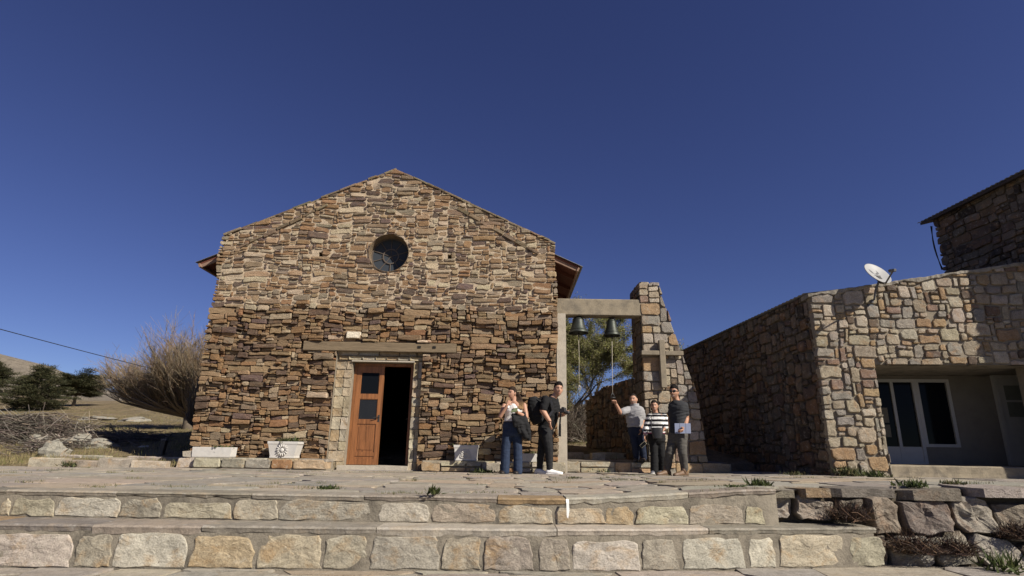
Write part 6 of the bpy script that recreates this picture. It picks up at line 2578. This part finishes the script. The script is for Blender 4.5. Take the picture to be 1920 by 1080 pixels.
# photo camera with its hanging strap
ca = thing('photo_camera', 'black photo camera with hanging strap held by the man in the black polo', 'camera', P(1055, 776, -.12))
cc = P(1055.5, 769.5, -.13)
mb = MB(); mb.obox(cc, V3((.05, -.03, .01)), V3((.02, .035, 0)), V3((-.005, 0, .042)), None, .008); mb.obox(cc + V3((0, 0, .05)), V3((.022, -.012, 0)), V3((.01, .02, 0)), V3((0, 0, .014)), None, .005); mb.build('camera_body', M_BLACKLEATHER, ca)
mb = MB(); ld = V3((.93, -.3, -.12)).normalized(); mb.tube([cc + ld * .03 + V3((0, 0, -.025)), cc + ld * .06 + V3((0, 0, -.028)), cc + ld * .10 + V3((0, 0, -.032)), cc + ld * .125 + V3((0, 0, -.035))], [.034, .036, .033, .037], 16); mb.build('lens', M_DARKMETAL, ca, True)
mb = MB()
pts = [cc + V3((-.05, 0, 0)), P(1050.5, 785, -.14), P(1049, 800, -.14), P(1048.5, 817, -.14), P(1050.5, 818, -.14), P(1050.5, 795, -.14), P(1052, 776, -.15)]
for i in range(len(pts) - 1):
    d = pts[i + 1] - pts[i]; dn_ = d.normalized(); wv = V3((1, 0, 0)); wv = (wv - dn_ * wv.dot(dn_))
    wv = wv.normalized() if wv.length > .1 else V3((0, 1, 0))
    mb.obox((pts[i] + pts[i + 1]) / 2, d * .52, wv * (.015 if i in (1, 2, 4) else .008), dn_.cross(wv) * .004)
mb.build('strap', M_BLACKCLOTH, ca)

# ---- man ringing the bell ----------------------------------------------
Yp = 12.46
zf = .243
w = Person('man in a light grey polo and navy trousers pulling the bell rope', (atY(1200, 864, Yp).x, Yp, zf), SK2, Yp)
P = w.p
fw_ = V3((-.45, -.89, 0)).normalized(); S = V3((.89, -.45, 0)).normalized()
w.head(1187.8, 749.5, -.02, (-.52, -.85, -.02), .03, 1.04)
w.limb(w.body, [w.hc + w.hu * -.06 - w.hf * .02, P(1190.5, 763)], [.056, .062])
w.body.loft([ell(c, S, fw_, a, b2) for c, a, b2 in ((P(1190, 760), .07, .06), (P(1190, 765.5), .14, .08), (P(1190, 771), .165, .105), (P(1190, 783), .15, .11), (P(1191, 795), .155, .115), (P(1193, 806), .16, .11))])
shR, elR, wrR = P(1177.5, 768.5, -.02), P(1163.5, 774, -.14), P(1155, 757.5, -.24)
w.limb(w.body, [shR, elR, wrR], [.052, .044, .030])
w.hand(wrR, P(1149.5, 745, -.32) - wrR, P(1146, 750, -.3) - P(1152, 752, -.2), 1.15, 1.0)
shL, elL, wrL = P(1201.5, 769, -.04), P(1205.0, 787, -.03), P(1202, 802.5, -.12)
w.limb(w.body, [shL, elL, wrL], [.054, .046, .031])
w.hand(wrL, P(1200.8, 813, -.14) - wrL, V3((-.9, .2, 0)), .45, 1.0)
mb = MB()
mb.loft([ell(c, S, fw_, a, b2) for c, a, b2 in ((P(1190, 759), .072, .068), (P(1190, 762), .12, .085), (P(1190, 766), .185, .105), (P(1190, 772), .205, .135), (P(1190, 784), .182, .140), (P(1191, 796), .175, .135), (P(1191.5, 801), .175, .135))])
w.limb(mb, [shR, shR.lerp(elR, .75)], [.075, .072]); w.limb(mb, [shL, shL.lerp(elL, .72)], [.076, .074])
mb.tube([P(1190, 758.5) + S * (.074 * cos(a)) + fw_ * (.072 * sin(a)) for a in [2 * pi * k / 16 for k in range(17)]], .02, 6)
w.kid('polo_shirt', mb, M_CLOTH, (.27, .265, .27), .011, .011)
mb = MB()
mb.loft([ell(c, S, fw_, a, b2) for c, a, b2 in ((P(1191.5, 798), .165, .125), (P(1192.5, 806), .175, .130), (P(1193, 813), .17, .12), (P(1194, 818), .13, .1))])
w.limb(mb, [P(1187.5, 812), P(1191.0, 836, -.04), P(1193.5, 859)], [.098, .074, .062])
w.limb(mb, [P(1199.5, 812), P(1204, 836, -.03), P(1207.5, 859)], [.098, .074, .062])
w.kid('trousers', mb, M_DENIM, (.016, .022, .042), .012, .005)
w.hair((.026, .020, .017), .082, -.015, -.06, .005, .004)
for px_ in (1193, 1207.5):
    a = P(px_ + 1.5, 864, .07); a.z = zf; b2 = P(px_ - 3, 864, -.18); b2.z = zf
    w.shoe(a, b2, (.04, .03, .025), (.03, .025, .02))
w.finish((.16, .14, .125, .6), (.035, .028, .022), (.34, .17, .14))

# ---- woman in the striped jumper ----------------------------------------
zs = zp(3.1, 11.95)
Ys = ground_y(1232, 888, zs)
w = Person('smiling woman in a black and white striped jumper with a crossbody bag', (atY(1232, 888, Ys).x, Ys, zs), SK2, Ys)
P = w.p
fw_ = V3((-.30, -.95, 0)).normalized(); S = V3((.95, -.30, 0)).normalized()
w.head(1227.0, 761.3, -.02, (-.32, -.94, -.05), .05, .94)
w.limb(w.body, [w.hc + w.hu * -.06 - w.hf * .02, P(1229.5, 776)], [.048, .052])
w.body.loft([ell(c, S, fw_, a, b2) for c, a, b2 in ((P(1230, 774), .06, .05), (P(1230.5, 778), .14, .075), (P(1231, 785), .155, .10), (P(1231, 797), .14, .10), (P(1231, 808), .145, .105), (P(1231, 818), .15, .105))])
shR, elR, wrR = P(1218, 781, -.02), P(1212.5, 800, .02), P(1209.5, 817, -.08)
w.limb(w.body, [shR, elR, wrR], [.045, .038, .027])
w.hand(wrR, P(1206.5, 832, -.16) - wrR, V3((.7, -.1, .2)), .75, .92)
shL, elL, wrL = P(1244, 780, -.02), P(1251, 794, -.04), P(1245.5, 804, -.17)
w.limb(w.body, [shL, elL, wrL], [.046, .040, .028])
w.hand(wrL, P(1239, 808, -.24) - wrL, V3((-.3, .3, -.9)), .7, .92)
zt_ = P(1230, 774).z


def stripes(v):
    if v.z < P(1230, 811.5).z + 0:
        return (.30, .06, .12) if v.z > P(1230, 813.5).z else (.62, .60, .58)
    k = (zt_ - v.z) / .098
    if k < .30:
        return (.012, .012, .014)
    return (.74, .73, .70) if (k + .15) % 1.0 < .54 else (.012, .012, .014)


mb = MB()
mb.loft([ell(c, S, fw_, a, b2) for c, a, b2 in ((P(1229.5, 774.5), .075, .070), (P(1230, 777), .115, .085), (P(1230.5, 780.5), .158, .10), (P(1231, 787), .178, .125), (P(1231, 798), .172, .13), (P(1231, 808), .17, .13), (P(1231, 813), .165, .125))])
w.limb(mb, [shR, elR, elR.lerp(wrR, .72)], [.066, .060, .046]); w.limb(mb, [shL, elL, elL.lerp(wrL, .72)], [.068, .064, .05])
w.kid('striped_jumper', mb, M_CLOTH, None, .008, .008, True, 3, stripes)
mb = MB()
mb.loft([ell(c, S, fw_, a, b2) for c, a, b2 in ((P(1231, 810), .155, .118), (P(1231, 818), .175, .125), (P(1231.5, 827), .172, .115), (P(1232, 832), .12, .09))])
w.limb(mb, [P(1225, 826), P(1226.5, 852), P(1227, 883)], [.092, .078, .080])
w.limb(mb, [P(1238, 826), P(1240.5, 852), P(1241.5, 880, .1)], [.092, .078, .08])
w.kid('trousers', mb, M_CLOTH, (.012, .012, .013), .012, .005)
w.hair((.020, .015, .012), .078, -.05, -.09, .010, .006, .01)
mb = MB()
for s_ in (-1, 1):
    for k in range(3):
        t_ = w.hw(V3((s_ * .07, -.03 - .015 * k, .0)))
        mb.tube([t_ + V3((0, 0, .04)), t_ + V3((s_ * .008, .01, -.06)), P(1229 + s_ * 6.5, 777 - k, .02)], [.022, .024, .010], 7)
w.kid('long_hair', mb, M_HAIR, (.022, .017, .014), .009, .004, True, 2)
for px_, dd in ((1226, -.02), (1241, .08)):
    a = P(px_ + 1, 888, .09 + dd); a.z = zs; b2 = P(px_ - 4, 888, -.13 + dd); b2.z = zs
    w.shoe(a, b2, (.10, .10, .12), (.5, .48, .46), .042, .075)
w.finish(None, (.02, .016, .013), (.62, .42, .38))
bg_ = thing('crossbody_bag', 'black leather bucket bag hanging in front of the striped jumper', 'bag', P(1232, 822, -.2))
bc = P(1232.3, 812, -.20)
mb = MB(); mb.loft([ell(bc + V3((0, 0, z)), S, fw_, a, .062, 18) for z, a in ((-.105, .088), (-.10, .095), (0, .108), (.10, .122), (.105, .118), (.10, .110))]); mb.build('bag_body', M_BLACKLEATHER, bg_, True)
mb = MB(); mb.tube([bc + S * -.115 + V3((0, 0, .08)), P(1221.5, 795, -.16), P(1221.5, 783, -.13), P(1221.8, 776.8, -.02)], .007, 6); mb.tube([bc + S * .115 + V3((0, 0, .08)), P(1243, 800, -.17)], .007, 6); mb.build('bag_strap', M_BLACKLEATHER, bg_)
ph = thing('phone', 'dark phone with a pale edge held low by the woman in stripes', 'phone', P(1206, 834, -.24))
a = V3((.62, -.1, .55)).normalized(); b2 = V3((-.6, 0, .7)).normalized(); b2 = (b2 - a * b2.dot(a)).normalized(); c_ = a.cross(b2)
mb = MB(); mb.obox(P(1206, 833.5, -.235), a * .068, b2 * .034, c_ * .005, None, .003); mb.build('case', plain_mat('pale_case', (.45, .40, .28), .5, .1), ph)
mb = MB(); cf = c_ if c_.y < 0 else -c_
mb.obox(P(1206, 833.5, -.235) + cf * .0055, a * .064, b2 * .030, c_ * .001); mb.build('screen', M_GLASS, ph)

# ---- man with the tablet --------------------------------------------------
zm = zp(3.4, 11.75)
Yt = ground_y(1262, 892.5, zm)
w = Person('man in a charcoal t-shirt, sunglasses and brown boots holding a tablet', (atY(1262, 892, Yt).x, Yt, zm), SK3, Yt)
P = w.p
fw_ = V3((-.62, -.78, 0)).normalized(); S = V3((.78, -.62, 0)).normalized()
w.head(1264.2, 736.0, -.02, (-.55, -.83, 0), .0, 1.05)
w.limb(w.body, [w.hc + w.hu * -.06 - w.hf * .025, P(1269, 754)], [.060, .066])
w.body.loft([ell(c, S, fw_, a, b2) for c, a, b2 in ((P(1270, 751), .075, .065), (P(1270.5, 757), .13, .085), (P(1271, 764), .15, .11), (P(1271, 778), .14, .115), (P(1271, 796), .155, .115), (P(1271, 812), .16, .115))])
shL, elL, wrL = P(1283, 761, -.06), P(1287, 785, -.04), P(1284, 804.5, -.18)
w.limb(w.body, [shL, elL, wrL], [.056, .050, .033])
w.hand(wrL, P(1276, 810, -.24) - wrL, V3((.3, .6, .5)), .6, 1.05)
shR, elR, wrR = P(1260.5, 764, .05), P(1257, 787, .12), P(1257, 806, .03)
w.limb(w.body, [shR, elR, wrR], [.060, .050, .033])
w.hand(wrR, P(1257, 820, .01) - wrR, V3((.8, .2, 0)), .4, 1.05)
mb = MB()
mb.loft([ell(c, S, fw_, a, b2) for c, a, b2 in ((P(1269.5, 751.5), .082, .078), (P(1270, 754), .125, .09), (P(1270.5, 756.5), .17, .108), (P(1271, 764), .178, .138), (P(1271, 779), .160, .140), (P(1271, 797), .145, .128), (P(1271, 813), .158, .132))])
w.limb(mb, [shL, shL.lerp(elL, .6)], [.074, .066]); w.limb(mb, [shR, shR.lerp(elR, .6)], [.072, .066])
w.kid('t_shirt', mb, M_CLOTH, (.030, .031, .034), .011, .011)
mb = MB()
mb.loft([ell(c, S, fw_, a, b2) for c, a, b2 in ((P(1271, 809), .168, .128), (P(1271, 817), .18, .132), (P(1271, 825), .176, .122), (P(1271, 830), .13, .1))])
w.limb(mb, [P(1277.5, 823, -.06), P(1279.5, 848, -.10), P(1282, 865, -.06), P(1283.5, 879, -.03)], [.104, .080, .074, .064])
w.limb(mb, [P(1263, 823, .06), P(1256, 848, .02), P(1253, 865, .07), P(1251.5, 879, .1)], [.104, .080, .074, .064])
w.kid('trousers', mb, M_DENIM, (.075, .070, .062), .012, .008)
w.hair((.012, .009, .008), .074, -.015, -.06, .008, .015)
for a, b2, dz_ in (((1288, 892, -.0), (1263.5, 892, -.20), 0), ((1256, 892, .14), (1231.5, 892, -.06), 0)):
    h_ = P(*a); h_.z = zm + .001; t_ = P(*b2); t_.z = zm + .001
    w.shoe(h_, t_, (.135, .082, .048), (.10, .075, .055), .049, .105, .06)
gl = MB()
for s_ in (-1, 1):
    gl.ball(w.hw(V3((s_ * .032, .094, .014))), (.028 * w.hs, .008, .020 * w.hs), 12, 8, None, (w.hr, w.hf, w.hu))
    gl.tube([w.hw(V3((s_ * .058, .088, .022))), w.hw(V3((s_ * .080, .02, .018))), w.hw(V3((s_ * .080, -.015, .012)))], .0045, 5)
gl.tube([w.hw(V3((-.01, .104, .018))), w.hw(V3((.01, .104, .018)))], .004, 5)
w.kid('sunglasses', gl, M_LEATHER, (.008, .008, .009), 0)
wt = MB()
dwv = (wrL - elL).normalized()
wt.tube([wrL - dwv * .035, wrL - dwv * .012], [.038, .038], 14)
wt.obox(wrL - dwv * .022 + V3((-.01, -.036, .0)), V3((.02, 0, 0)), V3((0, .006, 0)), V3((0, 0, .022)), None, .004)
w.kid('watch', wt, M_LEATHER, (.010, .010, .011), 0)
w.finish((.05, .035, .028, .35), (.02, .015, .012), (.55, .40, .36), False)
tb = thing('tablet', 'pale blue grey tablet in a folding cover held by the man in sunglasses', 'tablet', P(1280, 811, -.2))
ta = V3((1, -.12, .01)).normalized(); tz = V3((.02, .0, 1)).normalized(); tn = ta.cross(tz)
tc = P(1280, 803.3, -.215)
mb = MB(); mb.obox(tc, ta * .142, tn * .006, tz * .090, None, .003); mb.build('cover', plain_mat('blue_grey_cover', (.23, .26, .36), .6, .08), tb)
mb = MB()
tf_ = tn if tn.y < 0 else -tn
for q in (-.052, .055):
    mb.obox(tc + ta * q + tf_ * .0065, ta * .002, tn * .001, tz * .09)
mb.build('fold_line', M_GREYPLASTIC, tb)
